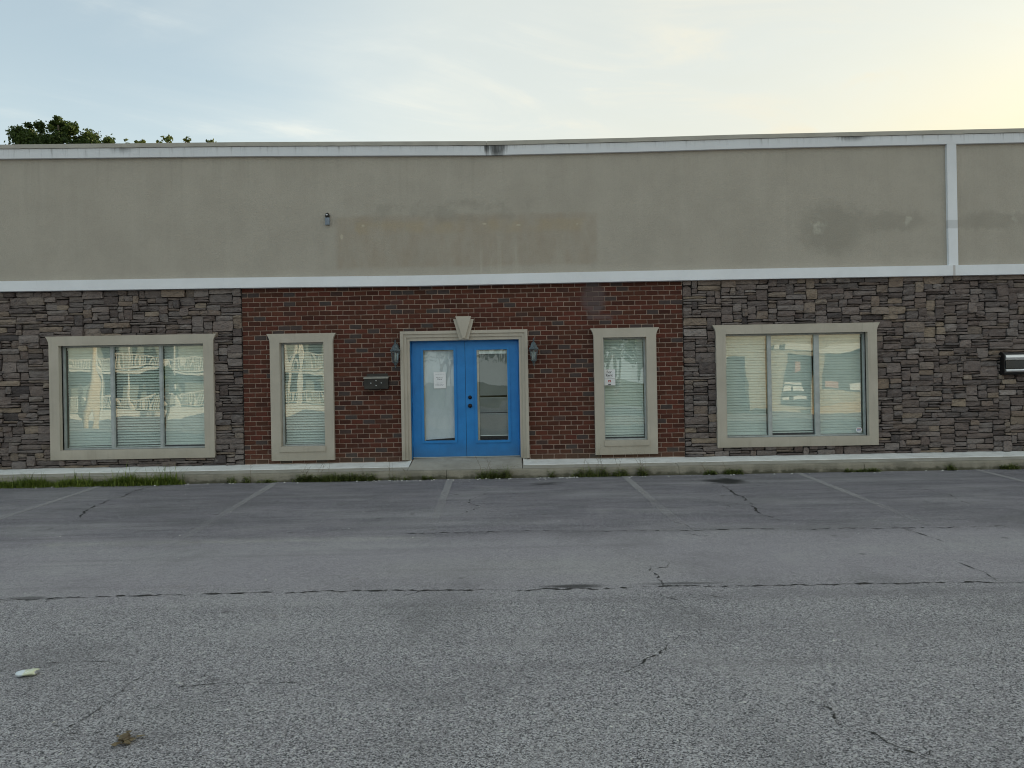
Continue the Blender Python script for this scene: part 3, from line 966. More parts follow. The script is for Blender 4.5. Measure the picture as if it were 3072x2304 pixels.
# stucco parapet, bands, coping (the coping sags towards the seam in the middle)
SAG = [(-14.0, 5.735), (-8.686, 5.712), (-4.306, 5.679), (-3.553, 5.668), (-0.359, 5.624), (2.151, 5.636), (3.862, 5.657), (8.837, 5.678), (14.0, 5.69)]


def sag(xx):
    for (a, za), (c, zb) in zip(SAG, SAG[1:]):
        if xx <= c:
            return za + (zb - za) * (xx - a) / (c - a)
    return SAG[-1][1]


XS = sorted(set([-14.0 + 0.5 * i for i in range(57)] + [p[0] for p in SAG]))


def strip(name, mat, y0, y1, f0, f1, xs, parent, jit=0.0):
    b = MB()
    for xx in xs:
        a, c = f0(xx) + random.uniform(-jit, jit), f1(xx)
        b.v += [(xx, y0, a), (xx, y0, c), (xx, y1, c), (xx, y1, a)]
        b.t += [(.5, .5, .5)] * 4
    n = len(xs)
    for i in range(n - 1):
        for k in range(4):
            k2 = (k + 1) % 4
            b.f.append((4 * i + k, 4 * i + k2, 4 * i + 4 + k2, 4 * i + 4 + k))
    b.f += [(0, 1, 2, 3), (4 * n - 1, 4 * n - 2, 4 * n - 3, 4 * n - 4)]
    return b.build(name, mat, parent, fixn=True)


strip('stucco_wall', 'stucco', -0.045, 0.20, lambda q: 3.302, lambda q: sag(q) - 0.05, XS, bld)
XF = sorted(set(XS + [-14 + 0.1 * i for i in range(281)]))
strip('upper_band', 'white_band_paint', -0.105, -0.048, lambda q: sag(q) - 0.232, lambda q: sag(q) - 0.072, XS, bld)


def lowb(q):
    return 3.204 + 0.018 * max(0, (-q - 1.5) / 7.2) - 0.012 * math.exp(-((q + 1.3) / 2.2) ** 2)


strip('lower_band', 'white_band_paint', -0.135, 0.20, lambda q: lowb(q), lambda q: lowb(q) + 0.174, XS, bld)
seams = [-14.0, -6.55, -0.36, 5.80, 14.0]
for i in range(4):
    xs = [q for q in XF if seams[i] < q < seams[i + 1]]
    xs = [seams[i] + 0.002] + xs + [seams[i + 1] - 0.002]
    strip('coping', 'coping_metal', -0.125, 0.30, lambda q: sag(q) - 0.068, lambda q: sag(q), xs, bld, 0.003)
b = MB()
b.box(7.452, 7.612, -0.1025, -0.046, 3.379, 5.45)
b.build('pilaster', 'white_band_paint', bld)

# body of the building behind the front: roof, sides, back, floor, unseen wings lengthened to block the low sun
b = MB()
b.box(-30, 45, 0.21, 16, 5.25, 5.38)
b.build('roof', 'roof_membrane', bld)
b = MB()
b.box(-30, 45, 15.8, 16.0, -0.1, 5.24)
b.build('back_wall', 'stucco', bld)
for x0, x1 in ((-30.2, -30.001), (45.001, 45.2)):
    one('box', x0, x1, 0.0, 16, -0.1, 5.6).build('side_wall', 'stucco', bld)
for x0, x1 in ((-30.0, -14.001), (14.001, 45.0)):
    one('box', x0, x1, -0.045, 0.21, 0.0, 5.66).build('sun_block_wing', 'stucco', bld)
b = MB()
b.box(-14, 14, 0.201, 4.0, 0.0, 0.2)
b.build('floor_slab', 'interior_wall', bld)
b = MB()
b.box(-14, 14, 4.0, 4.1, 0.2, 5.2)
b.build('inner_wall', 'interior_wall', bld)


# window surrounds: a stucco ring with a flared head
def ring_mesh(outer, inner, y0, y1, name, mat, parent):
    bm = bmesh.new()
    es = []
    for loop in (outer, inner):
        vs = [bm.verts.new((p[0], y0, p[1])) for p in loop]
        es += [bm.edges.new((vs[i], vs[(i + 1) % len(vs)])) for i in range(len(vs))]
    bmesh.ops.triangle_fill(bm, use_beauty=True, use_dissolve=False, edges=es)
    ex = bmesh.ops.extrude_face_region(bm, geom=bm.faces[:])
    bmesh.ops.translate(bm, vec=(0, y1 - y0, 0), verts=[v for v in ex['geom'] if isinstance(v, bmesh.types.BMVert)])
    bmesh.ops.recalc_face_normals(bm, faces=bm.faces)
    mb = MB()
    bm.verts.index_update()
    mb.add([v.co[:] for v in bm.verts], [[v.index for v in f.verts] for f in bm.faces])
    bm.free()
    return mb.build(name, mat, parent, fixn=True)


def pane_mesh(x0, x1, z0, z1, y, rnd, bulge):
    """insulating glass: each pane bows and ripples a little"""
    nx, nz = 14, 22
    ph = [rnd.uniform(0, 6.3) for _ in range(6)]
    b = MB()
    for k in range(nz + 1):
        for i in range(nx + 1):
            u, v = i / nx, k / nz
            dx, dz = x1 - x0, z1 - z0
            dome = bulge * (1 - (2 * u - 1) ** 2) * (1 - (2 * v - 1) ** 4)
            rip = 1.5 * (0.00035 * math.sin(7.0 * u + ph[0] + 2 * v) + 0.0003 * math.sin(9.0 * v + ph[1] + 1.5 * u) + 0.00010 * math.sin(23 * v + 4 * u + ph[2]) + 0.00010 * math.sin(19 * u - 5 * v + ph[3]))
            b.v.append((x0 + dx * u, y + dome + rip, z0 + dz * v))
            b.t.append((.5, .5, .5))
    for k in range(nz):
        for i in range(nx):
            q = k * (nx + 1) + i
            b.f.append((q, q + 1, q + nx + 2, q + nx + 1))
    return b


SLATS = {}


def slat_mesh(wd):
    if wd not in SLATS:
        b = MB()
        prof = [(-0.0255, 0.0), (-0.012, 0.0035), (0.0, 0.0045), (0.012, 0.0035), (0.0255, 0.0)]
        vs, fs = [], []
        for xx in (-wd / 2, wd / 2):
            vs += [(xx, p[0], p[1]) for p in prof]
        n = len(prof)
        for k in range(n - 1):
            fs.append((k, k + 1, n + k + 1, n + k))
        me = bpy.data.meshes.new('slat')
        me.from_pydata(vs, [], fs)
        me.materials.append(M('slat_white'))
        SLATS[wd] = me
    return SLATS[wd]


def blind(x0, x1, z0, z1, y, tilt, label, drop=0.0, pitch=0.0455):
    t = empty('window_blind', ((x0 + x1) / 2, y, z0))
    tag(t, label, 'blind', 'white slatted blinds behind the windows')
    one('box', x0, x1, y - 0.02, y + 0.02, z1 - 0.045, z1).build('head_rail', 'slat_white', t)
    wd = round(x1 - x0 - 0.006, 3)
    me = slat_mesh(wd)
    zz = z1 - 0.07
    k = 0
    while zz > z0 + drop + 0.03:
        o = place('slat', me, ((x0 + x1) / 2, y + random.uniform(-.001, .001), zz), t)
        o.rotation_euler = (tilt + random.uniform(-.05, .05), 0, random.uniform(-.0015, .0015))
        zz -= pitch
        k += 1
    one('box', x0, x1, y - 0.022, y + 0.022, z0 + drop + 0.002, z0 + drop + 0.022).build('bottom_rail', 'slat_white', t)
    for q in (0.16, 0.84):
        xx = x0 + (x1 - x0) * q
        one('tube', [(xx, y - 0.0275, z1 - 0.05), (xx, y - 0.0275, z0 + drop + 0.01)], 0.0012, 5).build('cord', 'slat_white', t)


def window(op, sur, name, flare, panes, label, blinds, seed, sill=None):
    x0, x1, z0, z1 = op
    sx0, sx1, sz0, sz1 = sur
    t = empty('window', ((x0 + x1) / 2, 0.0, sz0), bld)
    t['label'] = label
    zc = sz1 - 0.158
    rr = []
    for k in range(1, 6):
        a = k / 5
        rr.append((a, flare * a ** 2.0))
    outer = [(sx0, sz0), (sx1, sz0), (sx1, zc)] + [(sx1 + o, zc + (sz1 - zc) * a) for a, o in rr]
    outer += [(sx0 - o, zc + (sz1 - zc) * a) for a, o in reversed(rr)] + [(sx0, zc)]
    inner = [(x0, z0), (x1, z0), (x1, z1), (x0, z1)]
    ring_mesh(outer, inner, -0.085, 0.03, 'surround', 'trim_stucco', t)
    if sill:
        one('box', sill[0], sill[1], -0.103, 0.03, sill[2], z0 + 0.004).build('sill', 'trim_stucco', t)
    ya, yb = 0.035, 0.085
    fw = 0.026
    ring_mesh([(x0 - 0.01, z0 - 0.01), (x1 + 0.01, z0 - 0.01), (x1 + 0.01, z1 + 0.01), (x0 - 0.01, z1 + 0.01)], [(x0 + fw, z0 + fw), (x1 - fw, z0 + fw), (x1 - fw, z1 - fw), (x0 + fw, z1 - fw)], ya, yb, 'frame', 'aluminium_frame', t)
    rnd = random.Random(seed)
    e = [x0 + fw] + [q for pr in panes for q in pr] + [x1 - fw]
    for i, (a, c) in enumerate(panes):
        one('box', a, c, ya + 0.004, yb - 0.004, z0 + fw, z1 - fw).build('mullion', 'aluminium_frame', t)
        one('box', a + (c - a) * 0.62, c + 0.012, ya + 0.012, yb - 0.01, z0 + fw, z1 - fw).build('sash_stile', 'aluminium_frame', t)
    for i in range(0, len(e), 2):
        pane_mesh(e[i], e[i + 1], z0 + fw, z1 - fw, 0.062, rnd, rnd.uniform(-0.0004, 0.0007)).build('pane', 'window_glass', t, smooth=True)
        tl, lab, drop = blinds[i // 2]
        blind(e[i] + 0.004, e[i + 1] - 0.004, z0 + fw + 0.003, z1 - fw - 0.004, 0.135, R(tl), lab, drop)
    return t


window(LW, SURR['LW'], 'window', 0.056, [(-6.890, -6.838), (-6.050, -6.004)], 'wide three pane window left of the brick bay', [
    (74, 'white blind behind the left pane of the wide left window, nearly shut', 0.0),
    (48, 'white blind with open slats behind the middle pane of the wide left window', 0.0),
    (74, 'white blind behind the right pane of the wide left window, nearly shut', 0.02)], 3)
window(RW, SURR['RW'], 'window', 0.056, [(4.392, 4.446), (5.192, 5.270)], 'wide three pane window right of the brick bay', [
    (72, 'white blind behind the left pane of the wide right window', 0.0),
    (76, 'white blind behind the middle pane of the wide right window', 0.03),
    (77, 'white blind behind the right pane of the wide right window, by the round sticker', 0.0)], 4)
window(NL, SURR['NL'], 'window', 0.054, [], 'narrow window in the brick near the black mailbox', [(56, 'white blind in the narrow window left of the blue doors', 0.0)], 5, (-3.966, -3.184, 0.413))
window(NR, SURR['NR'], 'window', 0.056, [], 'narrow window in the brick with the paper rent sign', [(70, 'white blind behind the rent sign in the narrow right window', 0.02)], 6, (1.556, 2.321, 0.417))

# door surround: three stepped fascias and a keystone
ds = empty('door_surround', (-0.80, 0, 0.2), bld)
steps = [(-1.891, 0.278, 2.427, -0.085), (-1.838, 0.227, 2.375, -0.065), (-1.785, 0.178, 2.320, -0.045)]
for i, (a, c, zt, yy) in enumerate(steps):
    nx_ = steps[i + 1] if i < 2 else (-1.735, 0.128, 2.264)
    outer = [(a, 0.236), (nx_[0], 0.236), (nx_[0], nx_[2]), (nx_[1], nx_[2]), (nx_[1], 0.236), (c, 0.236), (c, zt), (a, zt)]
    b = MB()
    b.box(a, nx_[0], yy, 0.03, 0.236 - 0.002 * i, zt)
    b.box(nx_[1], c, yy, 0.03, 0.236 - 0.002 * i, zt)
    b.box(nx_[0], nx_[1], yy, 0.03, nx_[2], zt)
    b.build('fascia', 'trim_stucco', ds)
b = MB()
b.prism([(-0.883, 2.27), (-0.724, 2.27), (-0.633, 2.616), (-0.978, 2.616)], -0.115, 0.02)
b.build('keystone', 'trim_stucco', ds, fixn=True)
b = MB()
b.prism([(-0.826, 2.297), (-0.780, 2.297), (-0.672, 2.661), (-0.938, 2.661)], -0.150, -0.1155)
b.build('keystone_face', 'trim_stucco', ds, fixn=True)
# reveal and head of the door recess
b = MB()
b.box(-1.735, -1.722, 0.031, 0.199, 0.235, 2.262)
b.box(0.116, 0.128, 0.031, 0.199, 0.235, 2.262)
b.box(-1.722, 0.116, 0.031, 0.199, 2.252, 2.262)
b.build('door_frame', 'blue_door_paint', ds)
b = MB()
b.box(-1.722, 0.116, 0.06, 0.18, 0.255, 0.268)
b.build('threshold', 'aluminium_frame', ds)

YD = 0.085       # face of the leaves


def door_leaf(x0, x1, lx0, lx1, lz0, lz1, label):
    t = empty('door', ((x0 + x1) / 2, YD, 0.27), bld)
    t['label'] = label
    ring_mesh([(x0, 0.270), (x1, 0.270), (x1, 2.249), (x0, 2.249)], [(lx0, lz0), (lx1, lz0), (lx1, lz1), (lx0, lz1)], YD, YD + 0.044, 'panel', 'blue_door_paint', t)
    o = 0.042
    ring_mesh([(lx0 - o, lz0 - o), (lx1 + o, lz0 - o), (lx1 + o, lz1 + o), (lx0 - o, lz1 + o)], [(lx0 + .001, lz0 + .001), (lx1 - .001, lz0 + .001), (lx1 - .001, lz1 - .001), (lx0 + .001, lz1 - .001)], YD - 0.020, YD - 0.0005, 'lite_moulding', 'blue_door_paint', t)
    rnd = random.Random(int(lx0 * 100))
    pane_mesh(lx0, lx1, lz0, lz1, YD + 0.018, rnd, 0.0012).build('pane', 'door_glass', t, smooth=True)
    return t


dl = door_leaf(-1.718, -0.804, -1.523, -0.998, 0.548, 2.108, 'left blue door leaf with papered glass')
drr = door_leaf(-0.798, 0.112, -0.602, -0.077, 0.540, 2.100, 'right blue door leaf with a dark blind and two knobs')
one('box', -0.8035, -0.7985, YD + 0.006, YD + 0.04, 0.27, 2.249).build('astragal', 'box_black', drr)
for zz, r in ((1.283, 0.033), (1.138, 0.036)):
    b = MB()
    b.lathe([(r, 0), (r, 0.012), (r * 0.55, 0.018), (r * 0.5, 0.03), (r * 0.8, 0.038), (r * 0.86, 0.052), (r * 0.6, 0.062)] if zz < 1.2 else [(r, 0), (r * 0.96, 0.014), (r * 0.6, 0.022), (r * 0.55, 0.026)], 20, (0, 0, 0))
    b.v = [(p[0] - 0.727, YD - 0.0005 - p[2], p[1] + zz) for p in b.v]
    b.build('knob' if zz < 1.2 else 'deadbolt', 'bronze_knob', drr, smooth=True, fixn=True)
for zz in (0.5, 1.26, 2.0):
    b = MB()
    b.tube([(-1.7205, YD - 0.004, zz - 0.05), (-1.7205, YD - 0.004, zz + 0.05)], 0.007, 8)
    b.build('hinge', 'blue_door_paint', dl)
    b = MB()
    b.tube([(0.1145, YD - 0.004, zz - 0.05), (0.1145, YD - 0.004, zz + 0.05)], 0.007, 8)
    b.build('hinge', 'blue_door_paint', drr)

# paper behind the left lite, hung a little askew, with its beige slip frame
pp = empty('door_paper', (-1.26, YD + 0.03, 0.55))
tag(pp, 'large white paper sheet covering the glass of the left blue door', 'paper')
b = MB()
b.add([(-1.513, YD + 0.030, 0.561), (-1.0, YD + 0.034, 0.588), (-1.0, YD + 0.030, 2.099), (-1.510, YD + 0.034, 2.094)], [(0, 1, 2, 3)])
bm_n = 10
b = MB()
for k in range(bm_n + 1):
    for i in range(bm_n + 1):
        u, v = i / bm_n, k / bm_n
        zb = 0.562 + 0.028 * u
        b.v.append((-1.512 + 0.513 * u, YD + 0.032 + 0.004 * math.sin(5 * u + 3 * v) + 0.003 * math.sin(9 * v), zb + (2.096 - zb) * v))
        b.t.append((.5, .5, .5))
for k in range(bm_n):
    for i in range(bm_n):
        q = k * (bm_n + 1) + i
        b.f.append((q, q + 1, q + bm_n + 2, q + bm_n + 1))
b.build('sheet', 'door_paper', pp, smooth=True)
b = MB()
b.box(-1.5225, -1.500, YD + 0.0225, YD + 0.026, 0.549, 2.107)
b.box(-1.512, -0.999, YD + 0.0225, YD + 0.026, 2.092, 2.107)
b.build('slip_frame', 'lite_trim', pp)

mbld = empty('door_blind', (-0.34, YD + 0.06, 0.54))
tag(mbld, 'dark grey mini blind hanging in the glass of the right blue door', 'blind')
b = MB()
zz = 2.008
while zz > 0.625:
    if not (1.285 < zz < 1.305 or 1.003 < zz < 1.02):
        xo = random.uniform(-.001, .001)
        b.add([(-0.560 + xo, YD + 0.030, zz - 0.0095), (-0.081 + xo, YD + 0.030, zz - 0.0095), (-0.081 + xo, YD + 0.040, zz + 0.0095), (-0.560 + xo, YD + 0.040, zz + 0.0095)], [(0, 1, 2, 3)])
    zz -= 0.0172
sl = b.build('slats', 'mini_slat', mbld)
sl['kind'] = 'stuff'
one('box', -0.562, -0.080, YD + 0.026, YD + 0.045, 2.028, 2.078).build('head_rail', 'slat_white', mbld)
one('box', -0.560, -0.081, YD + 0.030, YD + 0.042, 0.612, 0.624).build('bottom_rail', 'slat_white', mbld)
b = MB()
b.box(-0.6015, -0.566, YD + 0.0225, YD + 0.028, 0.541, 2.099)
b.box(-0.566, -0.078, YD + 0.0225, YD + 0.028, 2.078, 2.099)
b.box(-0.086, -0.078, YD + 0.0225, YD + 0.028, 0.541, 2.078)
b.build('slip_frame', 'lite_trim', mbld)


# ------------------------------------------------------------------ paper signs
def text_mesh(s, size, x, z, y, mat, parent, name='lettering', bold=0.0):
    cu = bpy.data.curves.new('txt', 'FONT')
    cu.body = s
    cu.size = size
    cu.align_x = 'CENTER'
    cu.offset = bold
    ob = bpy.data.objects.new('txt', cu)
    COL.objects.link(ob)
    dg = bpy.context.evaluated_depsgraph_get()
    me = bpy.data.meshes.new_from_object(ob.evaluated_get(dg))
    bpy.data.objects.remove(ob)
    me.name = name
    for v in me.vertices:
        v.co = (v.co.x, 0, v.co.y)
    me.materials.clear()
    me.materials.append(M(mat))
    return place(name, me, (x, y, z), parent)


sg = empty('rent_sign', (1.67, 0.04, 1.445))
tag(sg, 'paper rent sign taped in the narrow window right of the doors', 'sign')
one('box', 1.570, 1.776, 0.0535, 0.0545, 1.447, 1.722).build('sheet', 'sheet_white', sg)
text_mesh('For', 0.062, 1.672, 1.655, 0.0530, 'ink', sg, bold=0.0012)
text_mesh('Rent', 0.062, 1.672, 1.600, 0.0530, 'ink', sg, bold=0.0012)
one('box', 1.632, 1.712, 0.0529, 0.0534, 1.5755, 1.5795).build('small_print', 'ink_pale', sg)
one('box', 1.580, 1.768, 0.0529, 0.0534, 1.557, 1.561).build('rule', 'ink', sg)
b = MB()
b.box(1.650, 1.700, 0.0529, 0.0534, 1.500, 1.536)
b.build('red_logo', 'ink_red', sg)
one('box', 1.660, 1.690, 0.0524, 0.0528, 1.512, 1.524).build('logo_centre', 'sheet_white', sg)
one('box', 1.652, 1.698, 0.0529, 0.0534, 1.456, 1.472).build('small_print', 'ink', sg)

nt_ = empty('door_notice', (-1.244, YD, 1.446))
tag(nt_, 'white printed notice taped to the papered glass of the left door', 'notice')
one('box', -1.349, -1.139, YD + 0.012, YD + 0.013, 1.447, 1.731).build('sheet', 'sheet_white', nt_)
rnd = random.Random(2)
for zz, x0, x1, mt in ((1.693, -1.318, -1.175, 'ink_pale'), (1.640, -1.308, -1.185, 'ink'), (1.620, -1.29, -1.20, 'ink_pale'), (1.602, -1.285, -1.205, 'ink'), (1.540, -1.30, -1.19, 'ink_pale'), (1.512, -1.318, -1.180, 'ink_pale'), (1.500, -1.318, -1.19, 'ink_pale')):
    b = MB()
    xx = x0
    while xx < x1:
        ww = rnd.uniform(0.008, 0.026)
        b.box(xx, min(xx + ww, x1), YD + 0.0115, YD + 0.0119, zz - 0.004, zz + rnd.uniform(0.001, 0.004))
        xx += ww + 0.006
    b.build('print_line', mt, nt_)

stk = empty('window_sticker', (5.95, 0.05, 0.55))
tag(stk, 'small round white sticker in the lower corner of the wide right window', 'sticker')
b = MB()
b.prism([(5.948 + 0.052 * math.cos(2 * math.pi * k / 24), 0.605 + 0.048 * math.sin(2 * math.pi * k / 24)) for k in range(24)], 0.0535, 0.0545)
b.build('disc', 'sheet_white', stk, fixn=True)
b = MB()
for q in range(3):
    b.box(5.920 + 0.020 * q, 5.934 + 0.020 * q, 0.0529, 0.0534, 0.592 + 0.002 * q, 0.618 + 0.002 * q)
b.build('emblem', 'ink_blue', stk)
one('box', 5.915, 5.98, 0.0529, 0.0534, 0.625, 0.630).build('arc', 'ink_red', stk)


# ------------------------------------------------------------------ fittings on the wall
def mailbox():
    t = empty('mailbox', (-2.30, -0.02, 1.45))
    tag(t, 'black metal mailbox with four silver rivets set as glints on the brick beside the doors', 'mailbox')
    x0, x1, y0, y1, z0, z1 = -2.498, -2.098, -0.145, -0.015, 1.449, 1.640
    b = MB()
    vs = []
    for xx in (x0, x1):
        vs += [(xx, y1, z0 + 0.02), (xx, y0 + 0.03, z0), (xx, y0, z0 + 0.012), (xx, y0 - 0.004, z1), (xx, y1, z1 + 0.016)]
    b.add(vs, [(0, 1, 2, 3, 4), (9, 8, 7, 6, 5), (0, 5, 6, 1), (1, 6, 7, 2), (2, 7, 8, 3), (3, 8, 9, 4), (4, 9, 5, 0)])
    b.build('body', 'black_metal', t, fixn=True)
    b = MB()
    vs = []
    for xx in (x0 - 0.010, x1 + 0.010):
        vs += [(xx, y1, z1 + 0.022), (xx, y0 - 0.012, z1 + 0.004), (xx, y0 - 0.013, z1 - 0.007), (xx, y0 - 0.020, z1 - 0.007), (xx, y0 - 0.020, z1 + 0.013), (xx, y1, z1 + 0.033)]
    b.add(vs, [(0, 1, 2, 3, 4, 5), (11, 10, 9, 8, 7, 6)] + [(i, i + 6, (i + 1) % 6 + 6, (i + 1) % 6) for i in range(6)])
    b.build('lid', 'mailbox_edge', t, fixn=True)
    for (px, pz) in ((-2.386, 1.557), (-2.210, 1.557), (-2.298, 1.597), (-2.298, 1.515)):  # small silver rivets stand in for glints on the box front
        b = MB()
        b.lathe([(0.009, 0), (0.008, 0.004), (0.003, 0.006)], 10, (0, 0, 0))
        b.v = [(p[0] + px, y0 - 0.003 - p[2], p[1] + pz) for p in b.v]
        b.build('glint_rivet', 'chrome_bar', t, fixn=True)
    one('box', -2.48, -2.12, -0.0145, -0.0125, 1.46, 1.72).build('back_plate', 'black_metal', t)


mailbox()


def lantern(x, zc, label):
    """zc: height of the lamp's eaves"""
    t = empty('wall_lantern', (x, -0.01, zc - 0.27))
    tag(t, label, 'lantern', 'lanterns beside the blue doors')
    y = -0.135
    b = MB()
    b.lathe([(0.012, 0.155), (0.018, 0.14), (0.012, 0.125), (0.020, 0.115), (0.035, 0.100), (0.052, 0.070), (0.062, 0.040), (0.088, 0.012), (0.094, 0.0), (0.088, -0.008)][::-1], 6, (x, y, zc), R(30))
    b.build('cap', 'lantern_metal', t, fixn=True)
    rt, rb, zt, zb = 0.079, 0.046, zc - 0.008, zc - 0.185
    for k in range(6):
        a = R(30 + 60 * k)
        a2 = R(90 + 60 * k)
        p0 = (x + rt * math.cos(a), y + rt * math.sin(a), zt)
        p1 = (x + rb * math.cos(a), y + rb * math.sin(a), zb)
        q0 = (x + rt * math.cos(a2), y + rt * math.sin(a2), zt)
        q1 = (x + rb * math.cos(a2), y + rb * math.sin(a2), zb)
        one('tube', [p0, p1], 0.0048, 6).build('rib', 'lantern_metal', t)
        b = MB()
        b.add([p0, q0, q1, p1], [(0, 1, 2, 3)])
        b.build('pane', 'lantern_glass', t)
    b = MB()
    b.lathe([(0.006, -0.105), (0.011, -0.092), (0.011, -0.080), (0.006, -0.068), (0.020, -0.060), (0.026, -0.036), (0.030, -0.024), (0.052, -0.016), (0.052, 0.0)], 12, (x, y, zb))
    b.build('base', 'lantern_metal', t, fixn=True)
    b = MB()
    b.lathe([(0.017, 0.0), (0.017, 0.075), (0.014, 0.080), (0.022, 0.10), (0.018, 0.135), (0.004, 0.165)], 12, (x, y, zb))
    b.build('bulb', 'candle_white', t, smooth=True, fixn=True)
    b = MB()
    b.tube([(x, -0.02, zc + 0.06), (x, -0.06, zc + 0.15), (x, -0.11, zc + 0.185), (x, y, zc + 0.17), (x, y, zc + 0.145)], 0.008, 8)
    b.build('arm', 'lantern_metal', t, smooth=True)
    b = MB()
    b.lathe([(0.048, 0), (0.045, 0.012), (0.03, 0.02), (0.012, 0.024)], 16, (0, 0, 0), 0, 1.0, 1.5)
    b.v = [(p[0] + x, -0.009 - p[2], p[1] + zc + 0.06) for p in b.v]
    b.build('wall_plate', 'lantern_metal', t, fixn=True)


lantern(-1.966, 2.098, 'grey lantern on the brick between the mailbox and the left door jamb')
lantern(0.377, 2.088, 'grey lantern on the brick just right of the door surround')

# black letter box on the right, cut by the edge of the picture
t = empty('letter_box', (8.55, -0.05, 1.55))
tag(t, 'black letter box with two silver bars on the stone at the right', 'mailbox')
kx = 0.988
b = MB()
vs = []
x0, x1 = 8.325, 8.80
for xx in (x0, x1):
    vs += [(xx, -0.02, 1.50), (xx, -0.13, 1.51), (xx, -0.15, 1.54), (xx, -0.15, 1.845), (xx, -0.13, 1.875), (xx, -0.02, 1.885)]
b.add(vs, [(0, 1, 2, 3, 4, 5), (11, 10, 9, 8, 7, 6)] + [(i, i + 6, (i + 1) % 6 + 6, (i + 1) % 6) for i in range(6)])
b.build('body', 'box_black', t, fixn=True)
one('box', 8.345, 8.80, -0.166, -0.1505, 1.615, 1.745).build('dark_face', 'dark_gloss', t)
for zz, r in ((1.797, 0.048), (1.577, 0.028)):
    b = MB()
    b.prism([(-r, 0), (r, 0), (r * .9, .012), (r * .6, .024), (0, .03), (-r * .6, .024), (-r * .9, .012)], 8.345, 8.80)
    b.v = [(p[1], -0.1505 - p[2], zz + p[0]) for p in b.v]
    b.build('silver_bar', 'chrome_bar', t, fixn=True)

# small grey sensor high on the stucco
t = empty('security_sensor', (-3.086, -0.05, 4.26))
tag(t, 'small grey security sensor with round dark head, high on the stucco', 'sensor')
b = MB()
b.prism([(-3.121, 4.262), (-3.053, 4.262), (-3.050, 4.270), (-3.050, 4.375), (-3.056, 4.382), (-3.118, 4.382), (-3.123, 4.375), (-3.123, 4.270)], -0.105, -0.046)
b.build('housing', 'sensor_grey', t, fixn=True)
b = MB()
b.lathe([(0.004, 0), (0.026, 0.002), (0.036, 0.012), (0.037, 0.045), (0.030, 0.068), (0.016, 0.080), (0.004, 0.083)], 16, (-3.087, -0.083, 4.383))
b.build('head', 'box_black', t, smooth=True, fixn=True)
b = MB()
b.lathe([(0.020, 0), (0.018, 0.008), (0.010, 0.013), (0.002, 0.014)], 14, (0, 0, 0))
b.v = [(p[0] - 3.089, -0.119 - p[2], p[1] * 0.75 + 4.425) for p in b.v]
b.build('lens', 'sensor_lens', t, smooth=True, fixn=True)

# ------------------------------------------------------------------ plants
def blade(b, x, y, z, h, lean, wd, rnd, tn):
    a = rnd.uniform(0, 6.283)
    dx, dy = math.cos(a), math.sin(a)
    px, py = -dy * wd / 2, dx * wd / 2
    pts = []
    for k, q in enumerate((0, 0.4, 0.75, 1.0)):
        o = lean * q * q * h
        pts.append((x + dx * o, y + dy * o, z + h * (q - 0.25 * lean * q * q)))
    vs = []
    for k, p in enumerate(pts[:-1]):
        f = (1.0, 0.9, 0.6)[k]
        vs += [(p[0] - px * f, p[1] - py * f, p[2]), (p[0] + px * f, p[1] + py * f, p[2])]
    vs.append(pts[-1])
    b.add(vs, [(0, 1, 3, 2), (2, 3, 5, 4), (4, 5, 6)], tn)


def sprig(b, x, y, z, h, rnd, n=8, sz=0.042, lean=0.3):
    a = rnd.uniform(0, 6.283)
    dx, dy = math.cos(a) * lean, math.sin(a) * lean * 0.6
    for k in range(n):
        q = (k + 0.5) / n
        cx_, cy_, cz_ = x + dx * h * q * q, y + dy * h * q * q, z + h * q
        for s in (-1, 1):
            an = rnd.uniform(0, 6.283)
            l = sz * rnd.uniform(.6, 1.3) * (1.15 - q * .6)
            ux, uy, uz = math.cos(an) * l, math.sin(an) * l, l * rnd.uniform(-.1, .6)
            wx_, wy_ = -math.sin(an) * l * .25, math.cos(an) * l * .25
            b.add([(cx_, cy_, cz_), (cx_ + ux * .5 + wx_, cy_ + uy * .5 + wy_, cz_ + uz * .6), (cx_ + ux, cy_ + uy, cz_ + uz * .8), (cx_ + ux * .5 - wx_, cy_ + uy * .5 - wy_, cz_ + uz * .5)], [(0, 1, 2, 3)], (rnd.random(), 0.5, 0.5))


rnd = random.Random(21)
b = MB()
for i in range(21000):
    xx = -10.5 + (-5.20 + 10.5) * rnd.random()
    dens = 0.65 + 0.35 * math.sin(xx * 3.1) * math.sin(xx * 1.7 + 1)
    if -7.42 < xx < -7.22:
        dens *= 0.3
    if xx > -5.45:
        dens *= (-5.20 - xx) / 0.25
    if rnd.random() > dens:
        continue
    yy = YK - 0.01 - abs(rnd.gauss(0, 0.07))
    hh = rnd.uniform(0.04, 0.155) * (0.8 + 0.4 * math.sin(xx * 4.3) ** 2) * (1.35 if -6.2 < xx < -5.3 else 1.0)
    if rnd.random() < 0.06:
        hh *= 1.9
    blade(b, xx, yy, 0, hh, rnd.uniform(0.1, 1.5), rnd.uniform(0.004, 0.010), rnd, (rnd.random() ** 1.3, .5, .5))
tag(b.build('grass_strip', 'grass_blade'), 'strip of green grass growing in the gutter below the wide left window', 'grass', kind='stuff')


